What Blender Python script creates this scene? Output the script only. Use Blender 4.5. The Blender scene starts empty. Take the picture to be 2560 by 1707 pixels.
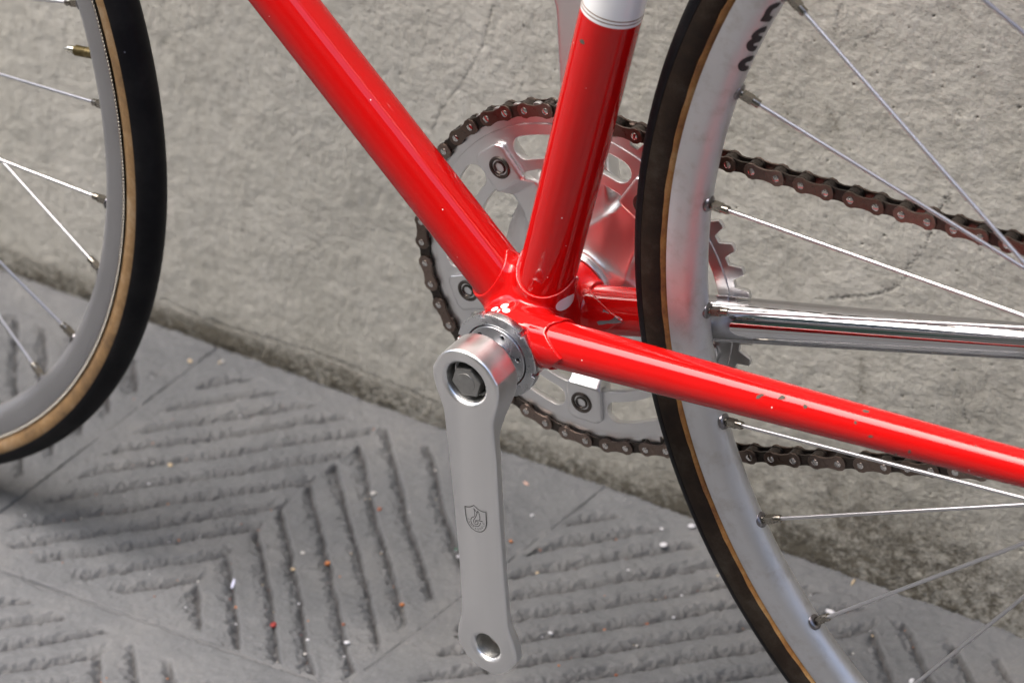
import bpy, math, random
import numpy as np
from mathutils import Vector, Matrix
from mathutils.bvhtree import BVHTree

random.seed(7)
C = bpy.context.scene.collection
sc = bpy.context.scene
ZG = 279.16                      # bottom bracket height above the ground, mm

# ------------------------------------------------------------------ camera, sky, sun, exposure
CR = np.array([[0.8377659266625433, 0.5450049190738337, -0.03343486666003105],
               [0.27826771971802683, -0.47882593565118714, -0.8326420596575066],
               [-0.4698034996529717, 0.6882553025826166, -0.5528013297566595]])
CP = np.array([517.39591081, -779.34815696, 609.15795867])
cam = bpy.data.cameras.new('camera')
cam.sensor_width = 36
cam.lens = 78.58
cam.clip_start = 0.02
cam.clip_end = 200
co = bpy.data.objects.new('camera', cam)
C.objects.link(co)
m = Matrix.Identity(4)
for i in range(3):
    m[i][0], m[i][1], m[i][2] = CR[0][i], -CR[1][i], -CR[2][i]
    m[i][3] = CP[i] / 1000
m[2][3] = (CP[2] + ZG) / 1000
co.matrix_world = m
sc.camera = co
cam.dof.use_dof = True
cam.dof.focus_distance = 1.085
cam.dof.aperture_fstop = 10.5

SUN_EL, SUN_AZ = math.radians(70), math.radians(-160)      # azimuth of the direction towards the light, from +X, anticlockwise
w = bpy.data.worlds.new('World')
sc.world = w
w.use_nodes = True
nt = w.node_tree
sky = nt.nodes.new('ShaderNodeTexSky')
sky.sky_type = 'NISHITA'
sky.sun_disc = False
sky.sun_elevation = SUN_EL
sky.sun_rotation = math.pi / 2 - SUN_AZ
sky.air_density = 1.0
sky.dust_density = 5.0
sky.ozone_density = 1.0
bg = nt.nodes['Background']
bg.inputs[1].default_value = 0.15
nt.links.new(sky.outputs[0], bg.inputs[0])

sl = bpy.data.lights.new('sun', 'SUN')
sl.energy = 1.0
sl.angle = math.radians(60)
sl.color = (1.0, 0.955, 0.87)
so = bpy.data.objects.new('sun', sl)
C.objects.link(so)
sd = Vector((math.cos(SUN_EL) * math.cos(SUN_AZ), math.cos(SUN_EL) * math.sin(SUN_AZ), math.sin(SUN_EL)))
so.rotation_euler = sd.to_track_quat('Z', 'Y').to_euler()
so.location = (0, -2, 6)

vs = sc.view_settings
vs.view_transform = 'Standard'
vs.look = 'None'
vs.exposure = 1.95
vs.gamma = 1
vs.use_curve_mapping = False
sc.cycles.use_denoising = True
sc.cycles.max_bounces = 8

# ------------------------------------------------------------------ helpers
def tag(o, label=None, cat=None, group=None, kind=None):
    if label: o['label'] = label
    if cat: o['category'] = cat
    if group: o['group'] = group
    if kind: o['kind'] = kind
    return o

def link(o, parent=None):
    C.objects.link(o)
    if parent: o.parent = parent
    return o

def empty(name, parent=None, mat4=None):
    o = bpy.data.objects.new(name, None)
    o.empty_display_size = 0.05
    link(o, parent)
    if mat4 is not None: o.matrix_local = mat4
    return o

def mesh(name, V, F, smooth=True, scale=0.001, off=(0, 0, 0), mats=None):
    """V (n,3) in mm, F an (m,4)/(m,3) array or a list of tuples"""
    V = (np.asarray(V, np.float32) + np.asarray(off, np.float32)) * scale
    me = bpy.data.meshes.new(name)
    if isinstance(F, np.ndarray):
        n, k = F.shape
        me.vertices.add(len(V)); me.vertices.foreach_set('co', V.ravel())
        me.loops.add(n * k); me.loops.foreach_set('vertex_index', F.astype(np.int32).ravel())
        me.polygons.add(n)
        me.polygons.foreach_set('loop_start', np.arange(n, dtype=np.int32) * k)
        me.update(calc_edges=True)
        me.validate()
    else:
        me.from_pydata([tuple(v) for v in V.tolist()], [], [tuple(f) for f in F])
    if smooth: me.polygons.foreach_set('use_smooth', [True] * len(me.polygons))
    for mm in (mats or []): me.materials.append(mm)
    return me

def crisp(me, deg=32):
    """flat edges stay sharp, curved surfaces stay smooth"""
    me.set_sharp_from_angle(angle=math.radians(deg))
    return me

def obj(name, me, parent=None, mat=None, loc=None, rot=None):
    o = bpy.data.objects.new(name, me)
    if mat is not None and not me.materials: me.materials.append(mat)
    link(o, parent)
    if loc is not None: o.location = loc
    if rot is not None: o.rotation_euler = rot
    return o

B = (0, 0, ZG)                   # bike frame (origin in the bottom bracket) to world

class MB:
    """collects shapes, mm"""
    def __init__(s): s.V = []; s.F = []
    def add(s, V, F):
        k = len(s.V); s.V += [tuple(v) for v in V]; s.F += [tuple(i + k for i in f) for f in F]; return s
    def me(s, name, off=(0, 0, 0), smooth=True, sharp=32):
        me = mesh(name, np.array(s.V), s.F, smooth, off=off)
        if sharp: crisp(me, sharp)
        return me

def basis(ax):
    ax = np.asarray(ax, float); ax = ax / np.linalg.norm(ax)
    t = np.array([0, -1., 0]) if abs(ax[1]) < .9 else np.array([0, 0, 1.])
    e1 = t - ax * (t @ ax); e1 /= np.linalg.norm(e1)
    return ax, e1, np.cross(ax, e1)

def tube(pts, rad, n=32, caps=True, flat=1.0):
    """swept round tube through pts (mm) with a radius each"""
    pts = [np.asarray(p, float) for p in pts]
    V, F = [], []
    ax, e1, e2 = basis(pts[1] - pts[0])
    for i, p in enumerate(pts):
        d = pts[min(i + 1, len(pts) - 1)] - pts[max(i - 1, 0)]
        d = d / np.linalg.norm(d)
        e1 = e1 - d * (e1 @ d); e1 /= np.linalg.norm(e1); e2 = np.cross(d, e1)
        r = rad[i] if hasattr(rad, '__len__') else rad
        for k in range(n):
            a = 2 * math.pi * k / n
            V.append(p + r * (math.cos(a) * e1 * flat + math.sin(a) * e2))
    for i in range(len(pts) - 1):
        for k in range(n):
            F.append((i * n + k, i * n + (k + 1) % n, (i + 1) * n + (k + 1) % n, (i + 1) * n + k))
    if caps:
        F.append(tuple(range(n - 1, -1, -1)))
        F.append(tuple((len(pts) - 1) * n + k for k in range(n)))
    return V, F

def lathe_y(prof, n=96, closed=False, a0=0, a1=2 * math.pi, c=(0, 0, 0)):
    """profile of (r, y) turned about the Y axis"""
    full = abs(a1 - a0 - 2 * math.pi) < 1e-6
    m_ = n if full else n + 1
    V, F = [], []
    for k in range(m_):
        a = a0 + (a1 - a0) * k / n
        for r, y in prof: V.append((c[0] + r * math.cos(a), c[1] + y, c[2] + r * math.sin(a)))
    p = len(prof)
    for k in range(n):
        k2 = (k + 1) % m_
        for i in range(p if closed else p - 1):
            j = (i + 1) % p
            F.append((k * p + i, k2 * p + i, k2 * p + j, k * p + j))
    return V, F

def fix(me):
    import bmesh
    bm = bmesh.new(); bm.from_mesh(me)
    bmesh.ops.recalc_face_normals(bm, faces=bm.faces)
    bm.to_mesh(me); bm.free()
    return me

def plate(loops, half, bevel=0.0, yc=0.0):
    """flat shape with holes: loops of (x,z) mm -> verts/faces, thickness along Y"""
    cu = bpy.data.curves.new('plate', 'CURVE')
    cu.dimensions = '2D'; cu.fill_mode = 'BOTH'
    cu.extrude = half - bevel; cu.bevel_depth = bevel; cu.bevel_resolution = 1; cu.offset = -bevel
    for lp in loops:
        sp = cu.splines.new('POLY'); sp.points.add(len(lp) - 1)
        for p, q in zip(sp.points, lp): p.co = (q[0], q[1], 0, 1)
        sp.use_cyclic_u = True
    o = bpy.data.objects.new('plate', cu); C.objects.link(o)
    dg = bpy.context.evaluated_depsgraph_get(); dg.update()
    me = o.evaluated_get(dg).to_mesh()
    V = [(v.co.x, -v.co.z + yc, v.co.y) for v in me.vertices]
    F = [tuple(p.vertices) for p in me.polygons]
    o.evaluated_get(dg).to_mesh_clear()
    bpy.data.objects.remove(o); bpy.data.curves.remove(cu)
    return V, F

def circ(r, n=24, c=(0, 0), rev=False):
    L = [(c[0] + r * math.cos(2 * math.pi * k / n), c[1] + r * math.sin(2 * math.pi * k / n)) for k in range(n)]
    return L[::-1] if rev else L

def nets(f, lo, hi, h):
    """surface nets of a signed distance f(x,y,z) over a box, mm"""
    lo = np.array(lo, float); n = [int((b - a) / h) + 2 for a, b in zip(lo, hi)]
    g = [np.arange(k, dtype=np.float32) * h + lo[i] for i, k in enumerate(n)]
    X, Y, Z = np.meshgrid(*g, indexing='ij', sparse=True)
    D = f(X, Y, Z).astype(np.float32)
    S = D < 0
    cnt = np.zeros([k - 1 for k in n], np.uint8)
    sl_ = lambda d, k: slice(d, k - 1 + d)
    offs = [(a, b, c) for a in (0, 1) for b in (0, 1) for c in (0, 1)]
    for a, b, c in offs: cnt += S[sl_(a, n[0]), sl_(b, n[1]), sl_(c, n[2])]
    act = (cnt > 0) & (cnt < 8)
    I = np.argwhere(act)
    vid = np.full(act.shape, -1, np.int64); vid[act] = np.arange(len(I))
    val = {o: D[I[:, 0] + o[0], I[:, 1] + o[1], I[:, 2] + o[2]] for o in offs}
    P = np.zeros((len(I), 3)); K = np.zeros(len(I))
    for a in offs:
        for ax in range(3):
            if a[ax]: continue
            b = list(a); b[ax] = 1; b = tuple(b)
            va, vb = val[a], val[b]
            x = (va < 0) != (vb < 0)
            t = np.where(x, va / np.where(x, va - vb, 1), 0)
            p = np.array(a, float)[None] + t[:, None] * np.eye(3)[ax][None]
            P += p * x[:, None]; K += x
    P = (P / K[:, None] + I) * h + lo
    Q = []
    for ax in range(3):
        u, v = (ax + 1) % 3, (ax + 2) % 3
        s0 = [slice(None)] * 3; s1 = [slice(None)] * 3
        s0[ax] = slice(0, n[ax] - 1); s1[ax] = slice(1, n[ax])
        A, Bb = S[tuple(s0)], S[tuple(s1)]
        e = np.argwhere(A != Bb)
        e = e[(e[:, u] > 0) & (e[:, v] > 0) & (e[:, u] < n[u] - 1) & (e[:, v] < n[v] - 1)]
        ins = A[e[:, 0], e[:, 1], e[:, 2]]
        q = []
        for du, dv in ((-1, -1), (0, -1), (0, 0), (-1, 0)):
            w_ = e.copy(); w_[:, u] += du; w_[:, v] += dv
            q.append(vid[w_[:, 0], w_[:, 1], w_[:, 2]])
        q = np.stack(q, 1)
        q[~ins] = q[~ins][:, ::-1]
        Q.append(q)
    return P, np.concatenate(Q)

def smin(a, b, k):
    hh = np.clip(.5 + .5 * (b - a) / k, 0, 1)
    return b + (a - b) * hh - k * hh * (1 - hh)

def fftnoise(n, beta, seed, sx=1.0, sy=1.0, lo=0.0):
    r = np.random.default_rng(seed)
    f = np.fft.fft2(r.normal(size=(n, n)))
    kx = np.fft.fftfreq(n)[:, None] * n * sx; ky = np.fft.fftfreq(n)[None] * n * sy
    k = np.sqrt(kx * kx + ky * ky); k[0, 0] = 1
    a = k ** (-beta / 2); a[k < lo] = 0; a[0, 0] = 0
    g = np.fft.ifft2(f * a).real
    return (g / g.std()).astype(np.float32)

def samp(T, x, y, size):
    """tile T over size mm, bilinear"""
    n = T.shape[0]
    u = (x / size * n) % n; v = (y / size * n) % n
    i = u.astype(int) % n; j = v.astype(int) % n; a = u - np.floor(u); b = v - np.floor(v)
    i2, j2 = (i + 1) % n, (j + 1) % n
    return (T[i, j] * (1 - a) + T[i2, j] * a) * (1 - b) + (T[i, j2] * (1 - a) + T[i2, j2] * a) * b

N_ROUGH = fftnoise(512, 1.2, 1)
N_SOFT = fftnoise(512, 2.6, 2)
N_STREAK = fftnoise(512, 1.5, 3, 6.0, 1.0)      # long along the second index
N_MID = fftnoise(512, 1.9, 4, lo=6)
N_FINE = fftnoise(512, .7, 9, lo=26)

def sstep(a, b, x):
    t = np.clip((x - a) / (b - a), 0, 1)
    return t * t * (3 - 2 * t)

# ------------------------------------------------------------------ materials
def mat(name, base=(.5, .5, .5), rough=.5, metal=0.0, coat=0.0, coat_rough=.03, spec=.5, fn=None):
    mt = bpy.data.materials.new(name)
    mt.use_nodes = True
    t = mt.node_tree
    p = t.nodes['Principled BSDF']
    p.inputs['Base Color'].default_value = (*base, 1)
    p.inputs['Roughness'].default_value = rough
    p.inputs['Metallic'].default_value = metal
    p.inputs['Coat Weight'].default_value = coat
    p.inputs['Coat Roughness'].default_value = coat_rough
    p.inputs['Specular IOR Level'].default_value = spec
    if fn: fn(t, p)
    return mt

def nd(t, kind, **kw):
    n = t.nodes.new(kind)
    for k, v in kw.items():
        if k in n.inputs: n.inputs[k].default_value = v
        else: setattr(n, k, v)
    return n

def coords(t, scale=(1, 1, 1), world=False):
    tc = nd(t, 'ShaderNodeTexCoord')
    mp = nd(t, 'ShaderNodeMapping')
    mp.inputs['Scale'].default_value = scale
    src = tc.outputs['Object']
    if world:
        src = nd(t, 'ShaderNodeNewGeometry').outputs['Position']
    t.links.new(src, mp.inputs[0])
    return mp.outputs[0]

def noise(t, scale, detail=4, rough=.6, vec=None):
    n = nd(t, 'ShaderNodeTexNoise'); n.inputs['Scale'].default_value = scale
    n.inputs['Detail'].default_value = detail; n.inputs['Roughness'].default_value = rough
    if vec is not None: t.links.new(vec, n.inputs['Vector'])
    return n.outputs['Fac']

def ramp(t, src, stops):
    r = nd(t, 'ShaderNodeValToRGB')
    e = r.color_ramp.elements
    while len(e) < len(stops): e.new(.5)
    for x, (pos, c) in zip(e, stops):
        x.position = pos; x.color = (*c, 1) if hasattr(c, '__len__') else (c, c, c, 1)
    t.links.new(src, r.inputs[0])
    return r.outputs[0]

def mix(t, fac, a, b, mode='MIX'):
    n = nd(t, 'ShaderNodeMix', data_type='RGBA', blend_type=mode)
    for s, v in ((n.inputs[0], fac), (n.inputs[6], a), (n.inputs[7], b)):
        if hasattr(v, 'is_linked'): t.links.new(v, s)
        elif hasattr(v, '__len__'): s.default_value = (*v, 1)
        else: s.default_value = v
    return n.outputs[2]

def bump(t, p, src, strength=.3, dist=.001):
    b = nd(t, 'ShaderNodeBump'); b.inputs['Strength'].default_value = strength; b.inputs['Distance'].default_value = dist
    t.links.new(src, b.inputs['Height']); t.links.new(b.outputs[0], p.inputs['Normal'])

def attr(t, name):
    a = nd(t, 'ShaderNodeAttribute'); a.attribute_name = name
    return a.outputs['Fac']

def f_paint(base, fleck):
    def fn(t, p):
        v = coords(t, world=True)
        vo = nd(t, 'ShaderNodeTexVoronoi', feature='F1'); vo.inputs['Scale'].default_value = 115
        t.links.new(v, vo.inputs['Vector'])
        dot = ramp(t, vo.outputs['Distance'], [(0.0, 1), (.034, 1), (.046, 0)])
        sep = nd(t, 'ShaderNodeSeparateColor'); t.links.new(vo.outputs['Color'], sep.inputs[0])
        keep = ramp(t, sep.outputs[0], [(.66, 0), (.67, 1)])
        k = mix(t, 1.0, dot, keep, 'MULTIPLY')
        n2 = ramp(t, noise(t, 40, 3, .6, v), [(.35, 0), (.7, 1)])
        c0 = mix(t, n2, tuple(x * .94 for x in base), base)
        t.links.new(mix(t, k, c0, fleck), p.inputs['Base Color'])
        t.links.new(ramp(t, noise(t, 55, 6, .72, v), [(.42, .022), (.62, .05), (.8, .16)]), p.inputs['Coat Roughness'])
        t.links.new(ramp(t, noise(t, 300, 3, .6, v), [(.3, .16), (.8, .26)]), p.inputs['Roughness'])
    return fn

def f_metal(lo, hi, r0, r1, scale=60, brush=None, grime=None, det=5):
    def fn(t, p):
        v = coords(t, brush or (1, 1, 1))
        n1 = noise(t, scale, det, .65 if det > 2 else .4, v)
        c = mix(t, n1, lo, hi)
        if grime:
            v2 = coords(t)
            g = ramp(t, noise(t, 90, 5, .7, v2), [(.5, 0), (.75, 1)])
            c = mix(t, g, c, grime)
        t.links.new(c, p.inputs['Base Color'])
        t.links.new(ramp(t, n1, [(.3, r0), (.7, r1)]), p.inputs['Roughness'])
    return fn

M_RED = mat('red_paint', (.50, .005, .005), .3, 0, .85, .035, spec=0.0, fn=f_paint((.50, .0045, .0045), (.75, .7, .68)))
M_WHITE = mat('white_paint', (.86, .88, .89), .25, 0, .8, .03)
M_GOLD = mat('gold_line', (.18, .10, .04), .3, .3)
M_BARE = mat('bare_chip', (.22, .19, .15), .55, 0, spec=.1, fn=f_metal((.035, .03, .025), (.13, .115, .095), .6, .85, 900))
M_STEELCHIP = mat('bare_steel', (.3, .32, .34), .35, .9, fn=f_metal((.12, .13, .15), (.45, .47, .5), .25, .45, 700))
M_CHROME = mat('chrome', (.78, .78, .79), .05, 1.0, fn=f_metal((.52, .52, .54), (.62, .62, .635), .03, .10, 120, grime=(.48, .47, .46)))
M_ALU = mat('brushed_aluminium', (.72, .72, .72), .28, 1.0, fn=f_metal((.78, .78, .785), (.87, .87, .87), .30, .44, 26, (4, 4, .2), det=2))
M_ALU2 = mat('polished_aluminium', (.78, .78, .79), .18, 1.0, fn=f_metal((.72, .72, .725), (.77, .77, .775), .23, .32, 40, det=2))
M_SPIDER = mat('satin_aluminium', (.76, .76, .77), .36, 1.0, fn=f_metal((.74, .74, .745), (.80, .80, .805), .32, .40, 40, det=2))
M_RIM = mat('anodised_rim', (.74, .75, .78), .4, 1.0, fn=f_metal((.56, .57, .595), (.65, .66, .685), .42, .54, 30, grime=(.50, .49, .49)))
M_RIMF = mat('grey_rim', (.42, .42, .43), .38, 1.0, fn=f_metal((.38, .38, .39), (.46, .46, .47), .38, .5, 30))
M_STEEL = mat('steel', (.65, .66, .68), .28, 1.0, fn=f_metal((.60, .61, .63), (.72, .73, .75), .22, .34, 150))
M_BOLT = mat('grey_bolt', (.32, .32, .31), .45, 1.0, fn=f_metal((.24, .24, .23), (.48, .48, .47), .35, .55, 300))
M_CBOLT = mat('dark_bolt', (.16, .14, .13), .3, 1.0, fn=f_metal((.05, .042, .038), (.17, .15, .135), .25, .45, 400))
M_SPOKE = mat('spoke_steel', (.60, .60, .625), .34, 1.0)
M_NIP = mat('nipple_brass', (.50, .47, .40), .3, 1.0, fn=f_metal((.16, .145, .12), (.40, .375, .33), .2, .34, 260))
M_EYE = mat('eyelet', (.24, .23, .24), .3, 1.0)
M_CHAIN = mat('chain_outer', (.30, .22, .18), .28, 1.0, fn=f_metal((.13, .10, .088), (.28, .225, .195), .24, .42, 500))
M_CHAIN2 = mat('chain_inner', (.06, .05, .045), .35, .9, fn=f_metal((.03, .026, .024), (.11, .095, .085), .25, .5, 500))
def link_vary(mt, lo, hi):
    t = mt.node_tree; p = t.nodes['Principled BSDF']
    src = p.inputs['Base Color'].links[0].from_socket
    oi = nd(t, 'ShaderNodeObjectInfo')
    t.links.new(mix(t, 1.0, src, ramp(t, oi.outputs['Random'], [(0, lo), (1, hi)]), 'MULTIPLY'), p.inputs['Base Color'])
link_vary(M_CHAIN, (.62, .60, .58), (1.15, 1.12, 1.10))
link_vary(M_CHAIN2, (.6, .6, .6), (1.3, 1.25, 1.2))
M_PIN = mat('chain_pin', (.62, .60, .58), .2, 1.0)
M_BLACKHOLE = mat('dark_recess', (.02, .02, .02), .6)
def tread_fn(t, p):
    v = coords(t)
    bump(t, p, noise(t, 1500, 2), .15, .0003)
    vo = nd(t, 'ShaderNodeTexVoronoi', feature='F1'); vo.inputs['Scale'].default_value = 60
    t.links.new(v, vo.inputs['Vector'])
    sep = nd(t, 'ShaderNodeSeparateColor'); t.links.new(vo.outputs['Color'], sep.inputs[0])
    k = mix(t, 1.0, ramp(t, vo.outputs['Distance'], [(0, 1), (.03, .8), (.05, 0)]), ramp(t, sep.outputs[0], [(.72, 0), (.74, 1)]), 'MULTIPLY')
    dust = ramp(t, noise(t, 30, 6, .7, v), [(.45, (.0045, .0045, .006)), (.8, (.016, .0155, .016))])
    t.links.new(mix(t, k, dust, (.16, .17, .22)), p.inputs['Base Color'])
M_TREAD = mat('tyre_tread', (.005, .005, .0065), .55, 0, 0, spec=.12, fn=tread_fn)
def f_side(a, b, c_, s):
    def fn(t, p):
        v = coords(t)
        n1 = noise(t, 45, 6, .7, v); n2 = noise(t, 1800, 2, .5, v)
        c = ramp(t, n1, [(.32, a), (.5, b), (.68, c_)])
        t.links.new(mix(t, ramp(t, n2, [(.3, .75), (.7, 1.0)]), (0, 0, 0), c), p.inputs['Base Color'])
        bump(t, p, n2, .35, .0004)
    return fn
M_TAN = mat('tan_sidewall', (.36, .2, .08), .6, spec=.25, fn=f_side((.15, .095, .05), (.27, .165, .075), (.36, .26, .16), 1))
M_BROWN = mat('brown_sidewall', (.045, .03, .02), .7, spec=.15, fn=f_side((.014, .010, .008), (.024, .016, .011), (.045, .037, .028), 1))
M_TAPE = mat('tan_tape', (.42, .21, .05), .6, fn=f_side((.16, .06, .02), (.36, .17, .045), (.50, .32, .14), 1))
M_STITCH = mat('stitching', (.55, .52, .45), .7)
M_PRINT = mat('black_print', (.012, .010, .012), .45)
M_ENGRAVE = mat('engraving', (.03, .028, .028), .5, .3)
M_BRASS = mat('valve_brass', (.12, .09, .04), .4, .9, fn=f_metal((.05, .04, .02), (.28, .22, .10), .3, .5, 600))
M_NICKEL = mat('valve_nickel', (.72, .70, .60), .25, 1.0)

# ------------------------------------------------------------------ the setting: ground
def paving_fn(t, p):
    v = coords(t, world=True)
    n1 = noise(t, 9, 6, .62, v); n2 = noise(t, 160, 5, .7, v); n3 = noise(t, 900, 3, .6, v)
    c = ramp(t, n1, [(.28, (.070, .075, .081)), (.5, (.104, .109, .114)), (.74, (.155, .156, .154))])
    c = mix(t, ramp(t, n2, [(.3, .0), (.75, .38)]), c, (.105, .108, .116))
    c = mix(t, ramp(t, n3, [(.36, .28), (.5, 0)]), c, (.07, .07, .074))
    c = mix(t, ramp(t, n3, [(.62, 0), (.74, .3)]), c, (.38, .37, .355))
    d = mix(t, 1.0, attr(t, 'dirt_shade'), ramp(t, n2, [(.2, .55), (.7, 1)]), 'MULTIPLY')  # groove dirt together with the painted shade of the slopes
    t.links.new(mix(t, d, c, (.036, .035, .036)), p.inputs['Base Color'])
    p.inputs['Roughness'].default_value = .62
    bump(t, p, mix(t, .5, n2, n3), .45, .0012)
M_PAVE = mat('grey_sandstone', rough=.62, spec=.35, fn=paving_fn)

def plain_stone(t, p):
    v = coords(t, world=True)
    c = ramp(t, noise(t, 3, 8, .65, v), [(.3, (.065, .065, .068)), (.7, (.12, .118, .115))])
    t.links.new(c, p.inputs['Base Color'])
M_STONE = mat('street_stone', rough=.65, spec=.35, fn=plain_stone)
M_GROUT = mat('joint_mortar', (.11, .113, .116), .85)

street = obj('street', mesh('street', [(-90, -90, -.11), (90, -90, -.11), (90, 90, -.11), (-90, 90, -.11)], [(0, 1, 2, 3)], False, scale=1), None, M_STONE)
tag(street, kind='structure')
pave = empty('pavement')
tag(pave, kind='structure')

def band_y(x): return -48 + .095 * (x + 300)
def j2x(y): return -108 + .14 * (y - 88)

def groove_field(x, y, xa, left, right, ymin, ymax, xmin, xmax):
    """chevrons cut by hand: left half rises at +45 degrees, right half falls at -45"""
    H = np.zeros_like(x); D = np.zeros_like(x)
    wob = samp(N_SOFT, x, y, 160) * 1.0 + samp(N_MID, x, y, 110) * .2
    rag = samp(N_ROUGH, x, y, 70)
    chip = samp(N_MID, x + 37, y, 85)
    env = (sstep(ymin, ymin + 7, y + wob * 2.5) * sstep(ymax, ymax - 7, y + wob * 2.5) *
           sstep(xmin, xmin + 7, x + wob * 2.5) * sstep(xmax, xmax - 7, x + wob * 2.5))
    for side, ds in ((-1, left), (1, right)):
        s = (x - xa) * side
        half = sstep(-1.0, 1.5, s + wob * .6)
        d = y + np.abs(x - xa) * 1.0 if side == 1 else y - (x - xa)
        for i, dk in enumerate(ds):
            e = (d - dk + wob * 1.0) / 1.414
            e = e if side == -1 else -e
            wid = (9.8 + chip * 1.3 if side == -1 else 5.6 + chip * 1.8 + 3.2 * np.clip(samp(N_SOFT, x + 90, y, 170), 0, 2)) + rag * .12
            wid = np.maximum(wid, 3.4)
            up = np.clip(1 - e / wid, 0, 1) ** 1.1 * (e >= 0)
            dn = np.clip(1 + e / (1.5 + .25 * rag), 0, 1) * (e < 0)
            pr = np.maximum(up, dn)
            dep = (4.8 + .7 * chip) * pr
            ch = np.clip(up, 0, 1) * (1 - up) * 2.2 * (rag * .12 + chip * .6)
            w_ = env * half
            H = np.minimum(H, -(dep + ch * .9) * w_)
            D = np.maximum(D, (sstep(.60, .88, pr) * .9 + sstep(.06, .6, pr) * (.46 if side == -1 else .30)) * w_)  # dirt on the groove floors, plus slope shade put into the colour
    return H, D

SLAB_PTS = []
def slab(quad, n, m, xa, left, right, box, seed):
    """quad corners (mm): (x0,y0),(x1,y0),(x1,y1),(x0,y1)"""
    q = np.array(quad, float)
    c = q.mean(0); q = c + (q - c) * (1 - .4 / np.abs(q - c))
    u = np.linspace(0, 1, n); v = np.linspace(0, 1, m)
    U, Vv = np.meshgrid(u, v, indexing='ij')
    x = (q[0, 0] * (1 - U) + q[1, 0] * U) * (1 - Vv) + (q[3, 0] * (1 - U) + q[2, 0] * U) * Vv
    y = (q[0, 1] * (1 - U) + q[1, 1] * U) * (1 - Vv) + (q[3, 1] * (1 - U) + q[2, 1] * U) * Vv
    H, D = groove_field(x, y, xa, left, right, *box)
    edge = np.minimum(np.minimum(U, 1 - U) * (q[1, 0] - q[0, 0]), np.minimum(Vv, 1 - Vv) * (q[3, 1] - q[0, 1]))
    rr = samp(N_ROUGH, x, y, 80)
    H += samp(N_SOFT, x + seed * 31, y, 300) * .55 + samp(N_MID, x, y, 120) * .16 + rr * .07
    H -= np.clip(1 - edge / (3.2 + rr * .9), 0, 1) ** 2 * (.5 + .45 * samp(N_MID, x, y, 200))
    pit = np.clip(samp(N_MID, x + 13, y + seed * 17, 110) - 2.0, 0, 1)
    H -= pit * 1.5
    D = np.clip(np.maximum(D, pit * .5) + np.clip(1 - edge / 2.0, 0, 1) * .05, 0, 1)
    P = np.stack([x, y, H - .2], -1).reshape(-1, 3)
    i = np.arange(n - 1)[:, None] * m + np.arange(m - 1)[None]
    F = np.stack([i, i + m, i + m + 1, i + 1], -1).reshape(-1, 4)
    SLAB_PTS.append(P.copy())
    # skirt
    ring = np.concatenate([np.arange(n) * m, (n - 1) * m + np.arange(1, m), np.arange(n - 2, -1, -1) * m + m - 1, np.arange(m - 2, 0, -1)])
    S = P[ring].copy(); S[:, 2] = -9
    k = len(P); r2 = np.roll(np.arange(len(ring)), -1)
    FS = np.stack([ring[r2], ring, k + np.arange(len(ring)), k + r2], -1)
    me = mesh('slab', np.concatenate([P, S]), np.concatenate([F, FS]))
    a = me.attributes.new('dirt_shade', 'FLOAT', 'POINT')
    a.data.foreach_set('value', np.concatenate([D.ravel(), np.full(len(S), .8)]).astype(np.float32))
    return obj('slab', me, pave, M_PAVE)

WY = 214.0
by = band_y
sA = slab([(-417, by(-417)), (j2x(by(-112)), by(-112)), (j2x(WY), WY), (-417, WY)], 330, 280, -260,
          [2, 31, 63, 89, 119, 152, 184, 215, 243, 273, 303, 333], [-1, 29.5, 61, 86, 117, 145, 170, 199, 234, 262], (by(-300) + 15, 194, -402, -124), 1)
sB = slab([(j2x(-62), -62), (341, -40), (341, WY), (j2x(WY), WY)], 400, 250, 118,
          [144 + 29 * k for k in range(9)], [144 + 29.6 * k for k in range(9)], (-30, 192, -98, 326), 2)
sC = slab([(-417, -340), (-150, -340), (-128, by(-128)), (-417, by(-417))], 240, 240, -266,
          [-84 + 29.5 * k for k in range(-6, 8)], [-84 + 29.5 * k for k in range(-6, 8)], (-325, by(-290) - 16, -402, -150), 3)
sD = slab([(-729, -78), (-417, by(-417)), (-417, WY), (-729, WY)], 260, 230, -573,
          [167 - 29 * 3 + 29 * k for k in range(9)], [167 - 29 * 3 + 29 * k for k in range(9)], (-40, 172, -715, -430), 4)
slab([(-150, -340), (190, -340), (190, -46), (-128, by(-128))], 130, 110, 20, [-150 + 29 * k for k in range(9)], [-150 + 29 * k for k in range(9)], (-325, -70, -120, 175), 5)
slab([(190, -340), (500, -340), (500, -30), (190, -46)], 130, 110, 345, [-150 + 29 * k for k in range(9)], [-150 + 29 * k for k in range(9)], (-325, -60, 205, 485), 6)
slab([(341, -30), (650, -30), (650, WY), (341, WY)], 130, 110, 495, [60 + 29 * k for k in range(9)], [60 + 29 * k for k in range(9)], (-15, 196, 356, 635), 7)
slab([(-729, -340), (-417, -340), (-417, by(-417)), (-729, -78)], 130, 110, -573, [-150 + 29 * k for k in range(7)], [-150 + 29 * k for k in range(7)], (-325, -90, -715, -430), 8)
slab([(-1040, -78), (-729, -78), (-729, WY), (-1040, WY)], 130, 110, -885, [60 + 29 * k for k in range(9)], [60 + 29 * k for k in range(9)], (-60, 196, -1025, -745), 9)

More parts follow.
